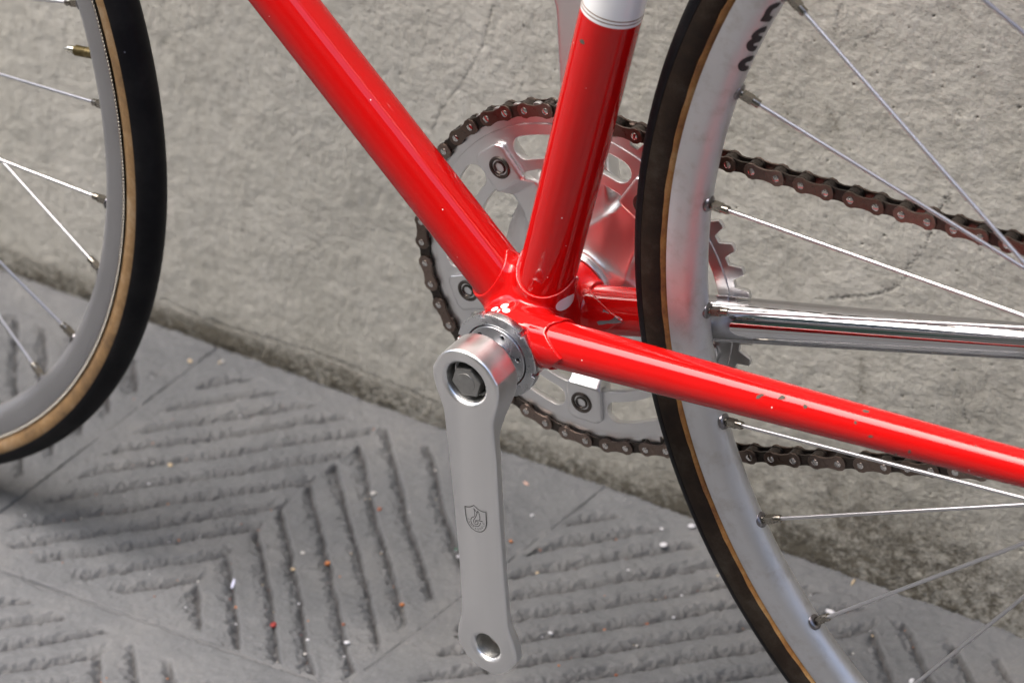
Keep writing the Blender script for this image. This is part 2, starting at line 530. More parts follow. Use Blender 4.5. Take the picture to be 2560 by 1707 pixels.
for k in range(6):          # the pavement goes on both ways
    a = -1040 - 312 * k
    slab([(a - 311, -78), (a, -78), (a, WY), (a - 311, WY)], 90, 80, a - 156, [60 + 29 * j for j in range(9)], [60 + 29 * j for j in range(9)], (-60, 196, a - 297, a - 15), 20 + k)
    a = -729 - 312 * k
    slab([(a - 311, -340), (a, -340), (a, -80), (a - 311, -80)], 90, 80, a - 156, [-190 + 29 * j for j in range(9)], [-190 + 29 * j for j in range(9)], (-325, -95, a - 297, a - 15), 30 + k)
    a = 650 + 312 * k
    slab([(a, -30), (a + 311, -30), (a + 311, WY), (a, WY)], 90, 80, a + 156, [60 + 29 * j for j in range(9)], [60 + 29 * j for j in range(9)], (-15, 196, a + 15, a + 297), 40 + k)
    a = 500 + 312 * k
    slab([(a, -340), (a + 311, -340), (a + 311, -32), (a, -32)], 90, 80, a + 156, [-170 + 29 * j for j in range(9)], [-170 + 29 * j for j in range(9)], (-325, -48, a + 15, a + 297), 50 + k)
obj('pavement_bed', mesh('pavement_bed', [(-60000, -341, -10), (60000, -341, -10), (60000, 230, -10), (-60000, 230, -10)], [(0, 1, 2, 3)], False), pave, M_PAVE)
def kerb(x0, x1, k):
    V = [(x, y, z) for x in (x0, x1) for y, z in ((-344, -110), (-344, -3), (-346, -1), (-476, -2), (-482, -8), (-486, -110))]
    F = [(j, (j + 1) % 6, 6 + (j + 1) % 6, 6 + j) for j in range(6)] + [(5, 4, 3, 2, 1, 0), (6, 7, 8, 9, 10, 11)]
    obj('kerb_stone', fix(mesh('kerb_stone', np.array(V, float), F, False)), pave, M_PAVE)
for k in range(6): kerb(-2900 + 900 * k, -2900 + 900 * k + 896, k)
kerb(-60000, -2904, 0); kerb(2500, 60000, 0)
def joint(a, b, z):
    a, b = np.array(a, float), np.array(b, float)
    d = (b - a) / np.linalg.norm(b - a); n_ = np.array([-d[1], d[0]]) * 4
    k = 40; V = []
    for i in range(k + 1):
        p = a + (b - a) * i / k
        V += [(*(p + n_), z), (*(p - n_), z)]
    obj('mortar_joint', mesh('mortar_joint', V, [(2 * i, 2 * i + 1, 2 * i + 3, 2 * i + 2) for i in range(k)]), pave, M_GROUT)
joint((-417, by(-417)), (-417, WY), -1.1)
joint((j2x(-60), -60), (j2x(WY), WY), -1.15)
joint((-417, by(-417)), (-124, by(-124)), -1.2)
joint((-417, -340), (-417, by(-417)), -.90)
joint((-729, -78), (-417, by(-417)), -.95)
joint((-124, by(-124)), (341, -42), -1.0)
joint((341, -40), (341, WY), -.75)

# ------------------------------------------------------------------ the wall
def plaster_fn(t, p):
    v = coords(t)
    n1 = noise(t, 5, 6, .6, v); n2 = noise(t, 70, 5, .68, v); n3 = noise(t, 700, 5, .7, v)
    st = noise(t, 95, 5, .65, coords(t, (1, 1, 7))); sk = noise(t, 230, 3, .6, coords(t, (1, 1, 2.4)))
    c = ramp(t, n1, [(.3, (.472, .462, .405)), (.5, (.528, .519, .466)), (.72, (.585, .577, .528))])
    c = mix(t, ramp(t, n2, [(.30, .34), (.56, 0)]), c, (.36, .345, .30))
    c = mix(t, ramp(t, st, [(.50, 0), (.72, .5)]), c, (.67, .655, .61))
    c = mix(t, ramp(t, n3, [(.62, 0), (.78, .35)]), c, (.72, .71, .68))
    c = mix(t, ramp(t, n3, [(.24, .42), (.4, 0)]), c, (.24, .225, .19))
    c = mix(t, ramp(t, sk, [(.30, .55), (.42, 0)]), c, (.27, .255, .215))
    c = mix(t, attr(t, 'pale'), c, (.68, .665, .62))
    c = mix(t, attr(t, 'dirt_shade'), c, (.135, .125, .100))
    c = mix(t, attr(t, 'crack'), c, (.045, .042, .038))
    t.links.new(c, p.inputs['Base Color'])
    p.inputs['Roughness'].default_value = .88
    bump(t, p, mix(t, .14, n3, n2), .42, .0007)
M_WALL = mat('grey_render', rough=.88, spec=.2, fn=plaster_fn)

CRACKS = [  # wall coordinates (x along the wall, z up) in mm, half width, strength
    ([(-164, 345), (-164.8, 328.8), (-169.7, 314.7), (-172.6, 303.1), (-178.7, 290.5), (-186.1, 276.3), (-195.1, 262.7), (-205.2, 248.5), (-212.9, 237.1), (-217.1, 224.1)], .55, .75),
    ([(-195.1, 262.7), (-182.9, 259.5), (-174.3, 255.5)], .5, .55),
    ([(128.0, 281.7), (125.9, 274.9), (122.6, 270.1), (119.3, 255.3), (115.6, 243.4), (108.4, 230.3), (105.7, 221.4), (98.5, 211.4), (88.6, 204.8), (71.8, 197.2), (52.6, 190.2)], .6, .85),
    ([(101.5, 206.8), (107.6, 201.3)], .6, .7),
    ([(56.8, 76.1), (60.4, 68.5), (63.8, 60.6), (69.6, 52.2), (76.1, 45.6)], 1.1, .7),
    ([(142.5, 156.6), (146.3, 149.1), (151.0, 136.1)], .7, .7),
    ([(59.7, 378.6), (56.9, 371.0), (55.3, 364.8), (60.3, 360.1)], .5, .6),
    ([(65.9, 352.1), (70.9, 359.1), (76.4, 363.3), (84.1, 369.7)], .5, .6),
    ([(-505, 252), (-515.4, 237.7), (-527.6, 224.3), (-528.7, 211.2), (-538.2, 193.5), (-548.7, 167.2), (-560.5, 139.1), (-571.9, 76.5), (-578.2, 53.0)], .6, .55),
    ([(-380, 280), (-387.8, 263.9), (-399.7, 254.5), (-416.2, 249.7), (-427.0, 244.5), (-433.7, 239.7), (-440.1, 223.6)], .6, .45),
    ([(-472.8, 21.7), (-450.4, 18.6), (-413.1, 17.0), (-379.7, 19.6), (-354.3, 21.4), (-329.2, 23.1), (-308.3, 22.2), (-280.9, 20.4), (-253.8, 19.2), (-227.2, 17.0), (-200, 13)], 1.5, .8),
    ([(-54.8, 65.0), (-46.0, 55.8)], .6, .5),
]
def seg_dist(x, z, pts):
    d = np.full(x.shape, 1e9, np.float32)
    for (x0, z0), (x1, z1) in zip(pts[:-1], pts[1:]):
        dx, dz = x1 - x0, z1 - z0
        t = np.clip(((x - x0) * dx + (z - z0) * dz) / (dx * dx + dz * dz), 0, 1)
        d = np.minimum(d, np.hypot(x - x0 - t * dx, z - z0 - t * dz))
    return d

def build_wall():
    X0, X1, Z0, Z1, h = -700, 300, -14, 440, .95
    xs = np.arange(X0, X1 + .1, h); zs = np.arange(Z0, Z1 + .1, h)
    n, m_ = len(xs), len(zs)
    x, z = np.meshgrid(xs, zs, indexing='ij')
    x = x.astype(np.float32); z = z.astype(np.float32)
    rag = samp(N_ROUGH, x, z, 90); mid = samp(N_MID, x, z, 140); soft = samp(N_SOFT, x, z, 420)
    strk = samp(N_STREAK, z, x, 150)
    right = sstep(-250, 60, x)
    Y = soft * .30 + mid * .02 + samp(N_FINE, x, z, 118) * (.024 + .03 * right) + strk * (.085 - .045 * right)
    fine = samp(N_ROUGH, x + 51, z + 17, 38)
    Y += samp(N_FINE, x + 9, z + 33, 170) * (.014 + .036 * right)
    pits = np.clip(samp(N_MID, x + 71, z + 29, 80) - 2.35, 0, 1)
    Y += pits * 1.6
    # a low mortar fillet where wall and paving meet
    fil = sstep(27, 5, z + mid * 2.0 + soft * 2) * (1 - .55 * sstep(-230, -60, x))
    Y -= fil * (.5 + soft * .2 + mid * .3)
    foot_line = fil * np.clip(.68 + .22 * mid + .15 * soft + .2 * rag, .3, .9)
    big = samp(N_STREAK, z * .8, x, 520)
    dirt_shade = pits * .9 + foot_line + right * np.clip(.085 + .05 * soft, 0, .2)
    cr = np.zeros_like(x)
    for pts, wd, st in CRACKS:
        lo = np.array(pts).min(0) - 12; hi = np.array(pts).max(0) + 12
        i0, i1 = max(0, int((lo[0] - X0) / h)), min(n, int((hi[0] - X0) / h) + 1)
        k0, k1 = max(0, int((lo[1] - Z0) / h)), min(m_, int((hi[1] - Z0) / h) + 1)
        s = (slice(i0, i1), slice(k0, k1))
        d = seg_dist(x[s] + rag[s] * .7 + mid[s] * .8, z[s] + samp(N_ROUGH, x[s] + 40, z[s], 60) * .7, pts)
        g = np.clip(1 - (d - wd * .3) / .75, 0, 1) * st * .72 * np.clip(.75 + .4 * mid[s], .2, 1)
        cr[s] = np.maximum(cr[s], g)
    Y += cr * .9
    # grime along the foot of the wall, heavier towards the right
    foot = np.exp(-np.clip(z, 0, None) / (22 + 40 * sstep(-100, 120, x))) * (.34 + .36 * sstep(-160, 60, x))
    dirt_shade += np.clip(foot * (1 + .55 * mid + .35 * soft), 0, .9)
    dirt_shade += np.clip(rag - 1.7, 0, 1) * .55 + np.clip(fine - 1.9, 0, 1) * .4 * right
    def blot(cx, cz, rx, rz, a, st):
        dx, dz = x - cx, z - cz
        u = dx * math.cos(a) + dz * math.sin(a); v = -dx * math.sin(a) + dz * math.cos(a)
        return np.exp(-(u / rx) ** 2 - (v / rz) ** 2) * st * np.clip(.75 + .5 * rag, 0, 1.5)
    for b in ((83, 155, 2.2, 7, 0, .55), (83, 136, 3.4, 6, 0, .8), (57, 306, 3, 11, .5, .55), (30, 300, 6, 14, .3, .22),
              (-262, 52, 7, 9, 0, .22), (-225, 30, 26, 6, 0, .3), (-330, 30, 40, 7, 0, .22), (-300, 14, 60, 8, 0, .25),
              (96, 40, 30, 12, 0, .18), (150, 30, 60, 22, 0, .3), (60, 20, 60, 12, 0, .25)):
        dirt_shade += blot(*b)
    dirt_shade += np.clip(big * .09 - .05, 0, .16) + np.clip(soft * .07 - .05, 0, .12)
    pale = np.clip(-big * .14 - .05, 0, .28) + np.clip(mid * .4 - .45, 0, .35) + np.clip(fine - 1.6, 0, 1) * .45 * right + np.clip(strk - 1.5, 0, 1) * .3 * (1 - right)
    fade = np.minimum.reduce([sstep(X0, X0 + 20, x), sstep(X1, X1 - 20, x), sstep(Z1, Z1 - 20, z)])
    Y *= fade
    P = np.stack([x, Y, z], -1).reshape(-1, 3)
    i = np.arange(n - 1)[:, None] * m_ + np.arange(m_ - 1)[None]
    F = np.stack([i, i + m_, i + m_ + 1, i + 1], -1).reshape(-1, 4)
    k = len(P)
    L, R_, T = -60000, 60000, 7600
    EV, EF, ED = [], [], []
    def ext(a, b, c, d, da, db, dc, dd):
        n0 = k + len(EV); EV.extend([a, b, c, d]); EF.append((n0, n0 + 1, n0 + 2, n0 + 3)); ED.extend([da, db, dc, dd])
    for xa, xb in ((L, X0), (X1, R_)):
        ext((xa, 0, -14), (xb, 0, -14), (xb, 0, 70), (xa, 0, 70), .5, .5, .08, .08)
        ext((xa, 0, 70), (xb, 0, 70), (xb, 0, Z1), (xa, 0, Z1), .08, .08, .04, .04)
    ext((L, 0, Z1), (R_, 0, Z1), (R_, 0, T), (L, 0, T), .04, .04, .04, .04)
    ext((L, 0, T), (R_, 0, T), (R_, 400, T), (L, 400, T), .1, .1, .1, .1)
    ext((L, 0, -14), (L, 0, T), (L, 400, T), (L, 400, -14), .1, .1, .1, .1)
    ext((R_, 0, -14), (R_, 400, -14), (R_, 400, T), (R_, 0, T), .1, .1, .1, .1)
    ext((L, 400, -14), (L, 400, T), (R_, 400, T), (R_, 400, -14), .1, .1, .1, .1)
    E = np.array(EV, float)
    me = mesh('rendered_wall', np.concatenate([P, E]), np.concatenate([F, np.array(EF)]))
    crisp(me, 60)
    for nm, val in (('dirt_shade', dirt_shade), ('crack', cr), ('pale', pale)):
        tail = np.array(ED) if nm == 'dirt_shade' else np.zeros(len(E))
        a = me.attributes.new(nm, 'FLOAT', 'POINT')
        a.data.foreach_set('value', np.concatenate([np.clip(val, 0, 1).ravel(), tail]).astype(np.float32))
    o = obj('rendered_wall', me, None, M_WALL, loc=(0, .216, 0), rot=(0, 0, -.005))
    tag(o, 'rough grey beige rendered wall with hairline cracks and a grimy foot', 'wall')
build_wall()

# the other side of the narrow street, behind the camera
def house():
    M_OCH = mat('ochre_render', (.26, .245, .22), .9)
    M_SHUT = mat('green_shutter', (.03, .075, .045), .6)
    M_SURR = mat('stone_surround', (.30, .29, .27), .8)
    M_GLASS = mat('window_glass', (.02, .025, .03), .08)
    M_WOOD = mat('brown_door', (.07, .04, .022), .5)
    h = empty('town_house', mat4=Matrix.Translation((0, -4.6, 0)))
    tag(h, 'grey beige town house with green shutters across the narrow street', 'house')
    def box(x0, x1, y0, y1, z0, z1):
        V = [(x, y, z) for x in (x0, x1) for y in (y0, y1) for z in (z0, z1)]
        return V, [(0, 1, 3, 2), (4, 6, 7, 5), (0, 4, 5, 1), (2, 3, 7, 6), (0, 2, 6, 4), (1, 5, 7, 3)]
    def put(name, boxes, mt, par):
        b = MB()
        for q in boxes: b.add(*box(*q))
        me = mesh(name, np.array(b.V), b.F, False, scale=1)
        return obj(name, me, par, mt)
    put('wall', [(-60, 60, -1, 0, -.12, 6.2)], M_OCH, h)
    put('roof', [(-60.3, 60.3, -1.3, .45, 6.2, 6.35)], M_WOOD, h)
    for fl, z in enumerate((1.1, 3.9)):
        for k in range(14):
            x = -22 + k * 3.3
            if fl == 0 and k in (4, 9):
                d = put('door', [(x - .55, x + .55, .003, .06, -.1, 2.3)], M_WOOD, h)
                put('frame', [(x - .75, x - .553, .002, .10, -.1, 2.5), (x + .553, x + .75, .002, .10, -.1, 2.5), (x - .55, x + .55, .002, .10, 2.303, 2.5)], M_SURR, d)
                continue
            wn = put('window', [(x - .5, x + .5, .003, .03, z, z + 1.6)], M_GLASS, h)
            put('sill', [(x - .7, x + .7, .002, .16, z - .12, z - .003)], M_SURR, wn)
            put('shutter', [(x - 1.02, x - .52, .004, .05, z, z + 1.6)], M_SHUT, wn)
            put('shutter', [(x + .52, x + 1.02, .004, .05, z, z + 1.6)], M_SHUT, wn)
house()

# ------------------------------------------------------------------ the bicycle
bike = empty('bicycle')
tag(bike, 'red racing bicycle with chrome and silver parts standing against the grey wall', 'bicycle')

SA, DA = math.radians(75.58), math.radians(134.95)
ST = np.array([math.cos(SA), 0, math.sin(SA)]); DT = np.array([math.cos(DA), 0, math.sin(DA)])
LS0, LS1, LR = np.array([20, -23.2, 8.9]), np.array([380, -58, 57.8]), (11.9, 6.2)
RS0, RS1, RR = np.array([20, 24, .4]), np.array([380, 58, 68.9]), (12.6, 6.4)

# tubes
def straight(name, a, b, r0, r1, mt, n=64, k=24, par=bike):
    pts = [a + (b - a) * i / k for i in range(k + 1)]
    me = MB().add(*tube(pts, [r0 + (r1 - r0) * i / k for i in range(k + 1)], n)).me(name, B, sharp=50)
    return obj(name, me, par, mt)
seat_tube = straight('seat_tube', ST * 8, ST * 186, 14.3, 14.3, M_RED)
down_tube = straight('down_tube', DT * 8, DT * 640, 14.3, 14.3, M_RED)
band = straight('painted_band', ST * 186, ST * 470, 14.34, 14.34, M_WHITE, par=seat_tube)
for s in (187.6, 189.4): straight('pinstripe', ST * s, ST * (s + .5), 14.4, 14.4, M_GOLD, k=1, par=seat_tube)
straight('seat_tube_top', ST * 470, ST * 545, 14.3, 14.3, M_RED, par=seat_tube)

def sec_stay(P0, P1, r, s0, s1, k=28):
    d = P1 - P0; pts, rad = [], []
    for i in range(k + 1):
        s = s0 + (s1 - s0) * i / k
        pts.append(P0 + d * s); rad.append(r[0] + (r[1] - r[0]) * s)
    return pts, rad
p_, r_ = sec_stay(LS0, LS1, LR, -.03, 1.0)
near_stay = obj('chain_stay', MB().add(*tube(p_, r_, 64)).me('chain_stay', B, sharp=50), bike, M_RED)
near_stay['label'] = 'near red chain stay with paint chips'
p_, r_ = sec_stay(RS0, RS1, RR, -.03, .165, 8)
far_stay = obj('chain_stay', MB().add(*tube(p_, r_, 64)).me('chain_stay', B, sharp=50), bike, M_RED)
far_stay['label'] = 'far chain stay, red at the bracket and chromed beside the wheel'
p_, r_ = sec_stay(RS0, RS1, (RR[0] + .15, RR[1] - .8), .165, 1.0, 28)
obj('chromed_section', MB().add(*tube(p_, r_, 64)).me('chromed_section', B, sharp=50), far_stay, M_CHROME)

# bottom bracket shell with its lugs
def bb_sdf(x, y, z):
    rad = np.sqrt(x * x + z * z)
    q = np.stack(np.broadcast_arrays(rad - 20.4, np.abs(y - 1.4) - 32.7 + 0 * x), 0) + .8
    D = np.minimum(q.max(0), 0) + np.sqrt((np.maximum(q, 0) ** 2).sum(0)) - .8
    def sleeve(P0, ax, r, Lf, s0=0.0, taper=0.0):
        ax, e1, e2 = basis(ax)
        px, py, pz = x - P0[0], y - P0[1], z - P0[2]
        s = px * ax[0] + py * ax[1] + pz * ax[2]
        rx, ry, rz = px - s * ax[0], py - s * ax[1], pz - s * ax[2]
        rho = np.sqrt(rx * rx + ry * ry + rz * rz)
        ph = np.degrees(np.arctan2(rx * e2[0] + ry * e2[1] + rz * e2[2], rx * e1[0] + ry * e1[1] + rz * e1[2]))
        L = Lf(ph)
        return np.maximum(np.maximum(rho - (r - taper * s), (s - L) * .75), s0 - s)
    sym = lambda ph: 90 - np.abs(np.abs(ph) - 90)          # 0 on either flank, 90 fore and aft
    dt = sleeve((0, 0, 0), DT, 15.75, lambda p: 27.2 + 10 * (sym(p) / 88) ** 2)
    st = sleeve((0, 0, 0), ST, 15.75, lambda p: 27.8 + 9.6 * (sym(p) / 84) ** 2)
    d = LS1 - LS0
    lc = sleeve(LS0, d, 13.25, lambda p: 8.4 + 12.4 * np.clip(1 - np.abs(p + 4) / 52, 0, 1) ** 1.15 + 3.4 * sstep(70, 100, np.abs(p)), -14, .016)
    d = RS1 - RS0
    rc = sleeve(RS0, d, 13.8, lambda p: 1.5 + 21.5 * np.clip(1 - np.abs(p + 9) / 70, 0, 1) ** 1.2, -14, .016)
    U = smin(D, dt, 6.0)
    U = smin(U, st, 6.0)
    U = smin(U, lc, 5.0)
    U = smin(U, rc, 5.0)
    bore = np.maximum(rad - 16.2, np.abs(y - 1.4) * -1 + 28)
    seat_l = np.maximum(rad - 24.3, y + 31.1)
    seat_r = np.maximum(rad - 22.2, 34.1 - y)
    return np.maximum(np.maximum(U, -bore), -np.minimum(seat_l, seat_r))
P, F = nets(bb_sdf, (-48, -42, -26), (52, 42, 54), .62)
shell = obj('bottom_bracket_shell', mesh('bottom_bracket_shell', P, F, off=B), bike, M_RED)

# bearing cup and lockring on the near side, fixed cup on the far side
rim_ = []
for k in range(180):
    a = 2 * k; r_n = 21.2 if (a + 14) % 60 < 6 else 22.9
    if k and abs(r_n - r_prev) > 1: rim_.append((r_prev * math.cos(math.radians(a - .01)), r_prev * math.sin(math.radians(a - .01)))); rim_.append((r_n * math.cos(math.radians(a)), r_n * math.sin(math.radians(a))))
    else: rim_.append((r_n * math.cos(math.radians(a)), r_n * math.sin(math.radians(a))))
    r_prev = r_n
obj('lockring', MB().add(*plate([rim_, circ(17.3, 90, rev=True)], 2.3, .45, -33.4)).me('lockring', B, sharp=35), bike, M_STEEL)
holes = [circ(1.25, 14, (13.3 * math.cos(math.radians(a)), 13.3 * math.sin(math.radians(a))), True) for a in range(10, 370, 60)]
cup = MB().add(*plate([circ(16.7, 72), circ(8.6, 40, rev=True)] + holes, 1.0, .35, -35.4))
cup.add(*lathe_y([(16.7, -35), (16.7, -29)], 72)).add(*lathe_y([(8.6, -35), (8.6, -28)], 40))
obj('bearing_cup', cup.me('bearing_cup', B), bike, M_STEEL)
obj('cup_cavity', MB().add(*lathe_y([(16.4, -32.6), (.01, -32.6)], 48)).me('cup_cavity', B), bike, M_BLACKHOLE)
obj('spindle', MB().add(*tube([(0, -58, 0), (0, 58, 0)], 7.4, 40)).me('spindle', B, sharp=40), bike, M_STEEL)
obj('fixed_cup', fix(MB().add(*lathe_y([(15, 34.3), (20.9, 34.4), (21.3, 34.9), (21.3, 37.0), (20.6, 37.7), (12, 37.7), (12, 34.3)], 96)).me('fixed_cup', B)), bike, M_ALU2)

# near crank arm
CA = math.radians(-88.45); CL = 165.0; FY = -63.3
def crank_sdf(x, y, z):
    # along the arm: t from the axle down, b across
    c, s = math.cos(CA), math.sin(CA)
    t = x * c + z * s; b = -x * s + z * c
    b = b + 0 * t
    w_ = 14.4 - .8 * sstep(20, 90, t) + .7 * sstep(110, 165, t)
    arm = np.maximum(np.abs(b) - w_, np.maximum(-t, t - CL))
    boss = np.sqrt(t * t + b * b) - 18.4
    eye = np.sqrt((t - CL) ** 2 + b * b) - 17.2
    o = smin(smin(boss, arm, 9), eye, 9)
    back = FY + 18.5 - 9.0 * sstep(10, 32, t) - 1.2 * sstep(40, 120, t) + 2.4 * sstep(140, 160, t)
    back = back - np.clip((np.abs(b) - 5) / 10, 0, 1) ** 2 * 3.2 * sstep(16, 30, t)
    yy = y - FY
    r = 1.8
    q = np.stack(np.broadcast_arrays(o + r, np.maximum(-yy, y - back) + r), 0)
    D = np.minimum(q.max(0), 0) + np.sqrt((np.maximum(q, 0) ** 2).sum(0)) - r
    D = np.minimum(D, np.maximum(np.sqrt((t - CL) ** 2 + b * b) - 10.6, np.maximum(y - (FY + 14.5), FY + 3 - y)))
    rad = np.sqrt(t * t + b * b)
    hole = np.maximum(rad - 11.2 - np.clip((FY + 1.6 - y) * .9, 0, 2), y - (FY + 8.5))
    ped = np.sqrt((t - CL) ** 2 + b * b) - 7.8 - np.clip(FY + 1.6 - y, 0, 1.5)
    return np.maximum(D, -np.minimum(hole, ped + 0 * y))
P, F = nets(crank_sdf, (-22, FY - 3, -188), (26, -42, 22), .6)
t_ = P[:, 0] * math.cos(CA) + P[:, 2] * math.sin(CA); b_ = -P[:, 0] * math.sin(CA) + P[:, 2] * math.cos(CA)
P[:, 1] += sstep(22, 45, t_) * sstep(152, 128, t_) * np.clip(1 - (P[:, 1] - FY) / 3, 0, 1) * (1.1 * (b_ / 14) ** 2 - .02)
crank = obj('crank_arm', mesh('crank_arm', P, F, off=B), bike, M_ALU)
crank['label'] = 'near crank arm hanging down without a pedal'
hx = [(8.6 * math.cos(math.radians(60 * k + 12)), 8.6 * math.sin(math.radians(60 * k + 12))) for k in range(6)]
bolt = MB().add(*plate([hx], 4.2, .7, FY + 5.4))
bolt.add(*lathe_y([(9.6, FY + 8.4), (9.6, FY + 9.8)], 40)).add(*lathe_y([(.01, FY + 8.5), (9.6, FY + 8.5)], 40))
bolt.add(*lathe_y([(.01, FY + 1.02), (5.1, FY + 1.00), (5.3, FY + 1.6)], 40))
obj('crank_bolt', fix(bolt.me('crank_bolt', B)), crank, M_BOLT)
thr = []
for k in range(7): thr += [(11.1, FY + 2.2 + k), (10.85, FY + 2.7 + k)]
obj('thread', MB().add(*lathe_y(thr, 48)).me('thread', B), crank, M_BOLT)
thr = []
for k in range(8): thr += [(7.7, FY + 2.6 + k * 1.3), (7.45, FY + 3.2 + k * 1.3)]
pc = (CL * math.cos(CA), 0, CL * math.sin(CA))
obj('thread', MB().add(*lathe_y(thr, 40, c=pc)).me('thread', B), crank, M_BOLT)

# far crank arm with its five armed spider
YC, RC, TEETH = 43.16, 97.05, 48
BOLT0 = 127.7
def spider_sdf(x, y, z):
    rad = np.sqrt(x * x + z * z) + 0 * y
    hub = np.maximum((rad - (21.5 + 21 * np.clip((y - 38.6) / 12, 0, 1.3) ** 1.7)) * .6, np.maximum(38.6 - y, y - 54))
    D = hub
    for k in range(5):
        a = math.radians(BOLT0 + 1.0 + 72 * k)
        t = x * math.cos(a) + z * math.sin(a) + 0 * y; b = np.abs(-x * math.sin(a) + z * math.cos(a)) + 0 * y
        wid = 12.5 - 3.2 * sstep(20, 52, t)
        arm = np.maximum(np.maximum(b - wid, 46.2 - y), np.maximum(y - (57 - 5 * sstep(20, 60, t)), np.maximum(-t, t - 82)))
        D = smin(D, arm, 11)
        tab_o = np.maximum(np.maximum(b - 10.4, t - 83.5), np.hypot(np.maximum(t - 70, 0), b) - 15)
        tab = np.maximum(tab_o, np.maximum(38.4 - y, y - 41.25))
        tab = np.maximum(tab, (62.5 - t) * .8 + (y - 38.4) * -.62)
        nk = np.maximum(np.maximum(b - 9.2, t - 63.2), np.maximum((61.5 - t) * .8 - (y - 38.4) * .62, np.maximum(38.4 - y, y - 53)))
        D = np.minimum(D, np.minimum(tab, nk))
    # crank arm up
    t = -(x * math.cos(CA) + z * math.sin(CA)) + 0 * y; b = np.abs(-x * math.sin(CA) + z * math.cos(CA)) + 0 * y
    w_ = 14.8 - 1.3 * sstep(20, 90, t)
    arm = np.maximum(b - w_, np.maximum(-t, t - CL))
    eye = np.hypot(t - CL, b) - 17.2
    o = smin(arm, eye, 9)
    yb = 49 + 2.5 * sstep(20, 90, t)
    r = 2.5
    q = np.stack(np.broadcast_arrays(o + r, np.maximum(yb - y, y - 63) + r), 0)
    A = np.minimum(q.max(0), 0) + np.sqrt((np.maximum(q, 0) ** 2).sum(0)) - r
    D = smin(D, A, 11)
    ped = np.hypot(t - CL, b) - 7.2
    return np.maximum(D, -ped)
P, F = nets(spider_sdf, (-86, 36.5, -88), (88, 66, 186), .85)
spider = obj('crank_arm', mesh('crank_arm', P, F, off=B), bike, M_SPIDER)
spider['label'] = 'far crank arm with spider pointing up'
for k in range(5):
    a = math.radians(BOLT0 + 72 * k)
    c = (72 * math.cos(a), 0, 72 * math.sin(a))
    b = MB().add(*lathe_y([(6.2, 38.6), (6.2, 37.9), (5.7, 37.5), (4.6, 37.7), (4.2, 38.6), (3.7, 38.6), (3.5, 37.8), (2.9, 37.6), (2.7, 38.0)], 32, c=c))
    hxx = [(c[0] + 2.75 * math.cos(math.radians(60 * j + 20 * k)), c[2] + 2.75 * math.sin(math.radians(60 * j + 20 * k))) for j in range(6)]
    V = [(p[0], y, p[1]) for y in (38.0, 40.4) for p in hxx]
    b.add(V, [(j, (j + 1) % 6, 6 + (j + 1) % 6, 6 + j) for j in range(6)] + [tuple(range(6, 12))])
    obj('chainring_bolt', fix(b.me('chainring_bolt', B)), spider, M_CBOLT)

# chainring
PH = 144.56
def chainring():
    out = []
    for k in range(TEETH):
        for j in range(12):
            u = j / 12
            s = .5 - .5 * math.cos(2 * math.pi * u)         # u = 0 under a chain pin
            q = min(1, max(0, (s - .20) / .66)); r = 93.2 + 7.0 * q * q * (3 - 2 * q)
            a = math.radians(PH + 360 / TEETH * (k + u))
            out.append((r * math.cos(a), r * math.sin(a)))
    inner = []
    for k in range(180):
        a = 2 * k
        r = 64.2
        inner.append((r * math.cos(math.radians(a)), r * math.sin(math.radians(a))))
    slots = []
    for k in range(5):
        a0 = BOLT0 + 72 * k + 10.5; a1 = BOLT0 + 72 * (k + 1) - 9.2
        r0, r1 = 70.2, 83.0; rm = (r0 + r1) / 2; rc = (r1 - r0) / 2
        da = math.degrees(rc / rm)
        L = []
        for j in range(25): a = a0 + da + (a1 - a0 - 2 * da) * j / 24; L.append((r1, a))
        for j in range(1, 8): t = math.pi * (.5 - j / 8); L.append((rm + rc * math.sin(t), a1 - da + da * math.cos(t)))
        for j in range(25): a = a1 - da - (a1 - a0 - 2 * da) * j / 24; L.append((r0, a))
        for j in range(1, 8): t = math.pi * (-.5 - j / 8); L.append((rm + rc * math.sin(t), a0 + da + da * math.cos(t)))
        slots.append([(r * math.cos(math.radians(a)), r * math.sin(math.radians(a))) for r, a in L])
    b = MB().add(*plate([out, circ(86, 96, rev=True)], 1.25, .35, YC))
    b.add(*plate([circ(89.4, 160), inner[::-1]] + slots, 1.95, .45, YC))
    return b.me('chainring', B, sharp=30)
obj('chainring', chainring(), bike, M_SPIDER)

# chain: pins along upper run, round the ring, back along the lower run
def chain_path():
    p = 12.7
    pins = []
    # on the ring: pin index n at angle PH - 7.5 n ; ring part between the two tangent points
    ring = [(PH - 7.5 * n_) for n_ in range(7, -19, -1)]          # 92.06 .. 279.6 degrees
    for a in ring: pins.append((RC * math.cos(math.radians(a)), RC * math.sin(math.radians(a))))
    first, last = np.array(pins[0]), np.array(pins[-1])
    up, lowr = [], []
    d = np.array([math.cos(math.radians(-1.05)), math.sin(math.radians(-1.05))])
    q = first.copy()
    for k in range(1, 33):
        a = math.radians(-1.05 + (-1.3 if k < 7 else .25))
        q = q + p * np.array([math.cos(a), math.sin(a)])
        up.append(tuple(q))
    q = last.copy()
    a = math.radians(279.6 + 90 + 3.4)
    for k in range(1, 31):
        a = math.radians(13.4 if k == 1 else 16.5 + .15 * (k - 14) / 14)
        q = q + p * np.array([math.cos(a), math.sin(a)])
        lowr.append(tuple(q))
    return up[::-1] + pins + lowr, len(up)
pins, n_up = chain_path()

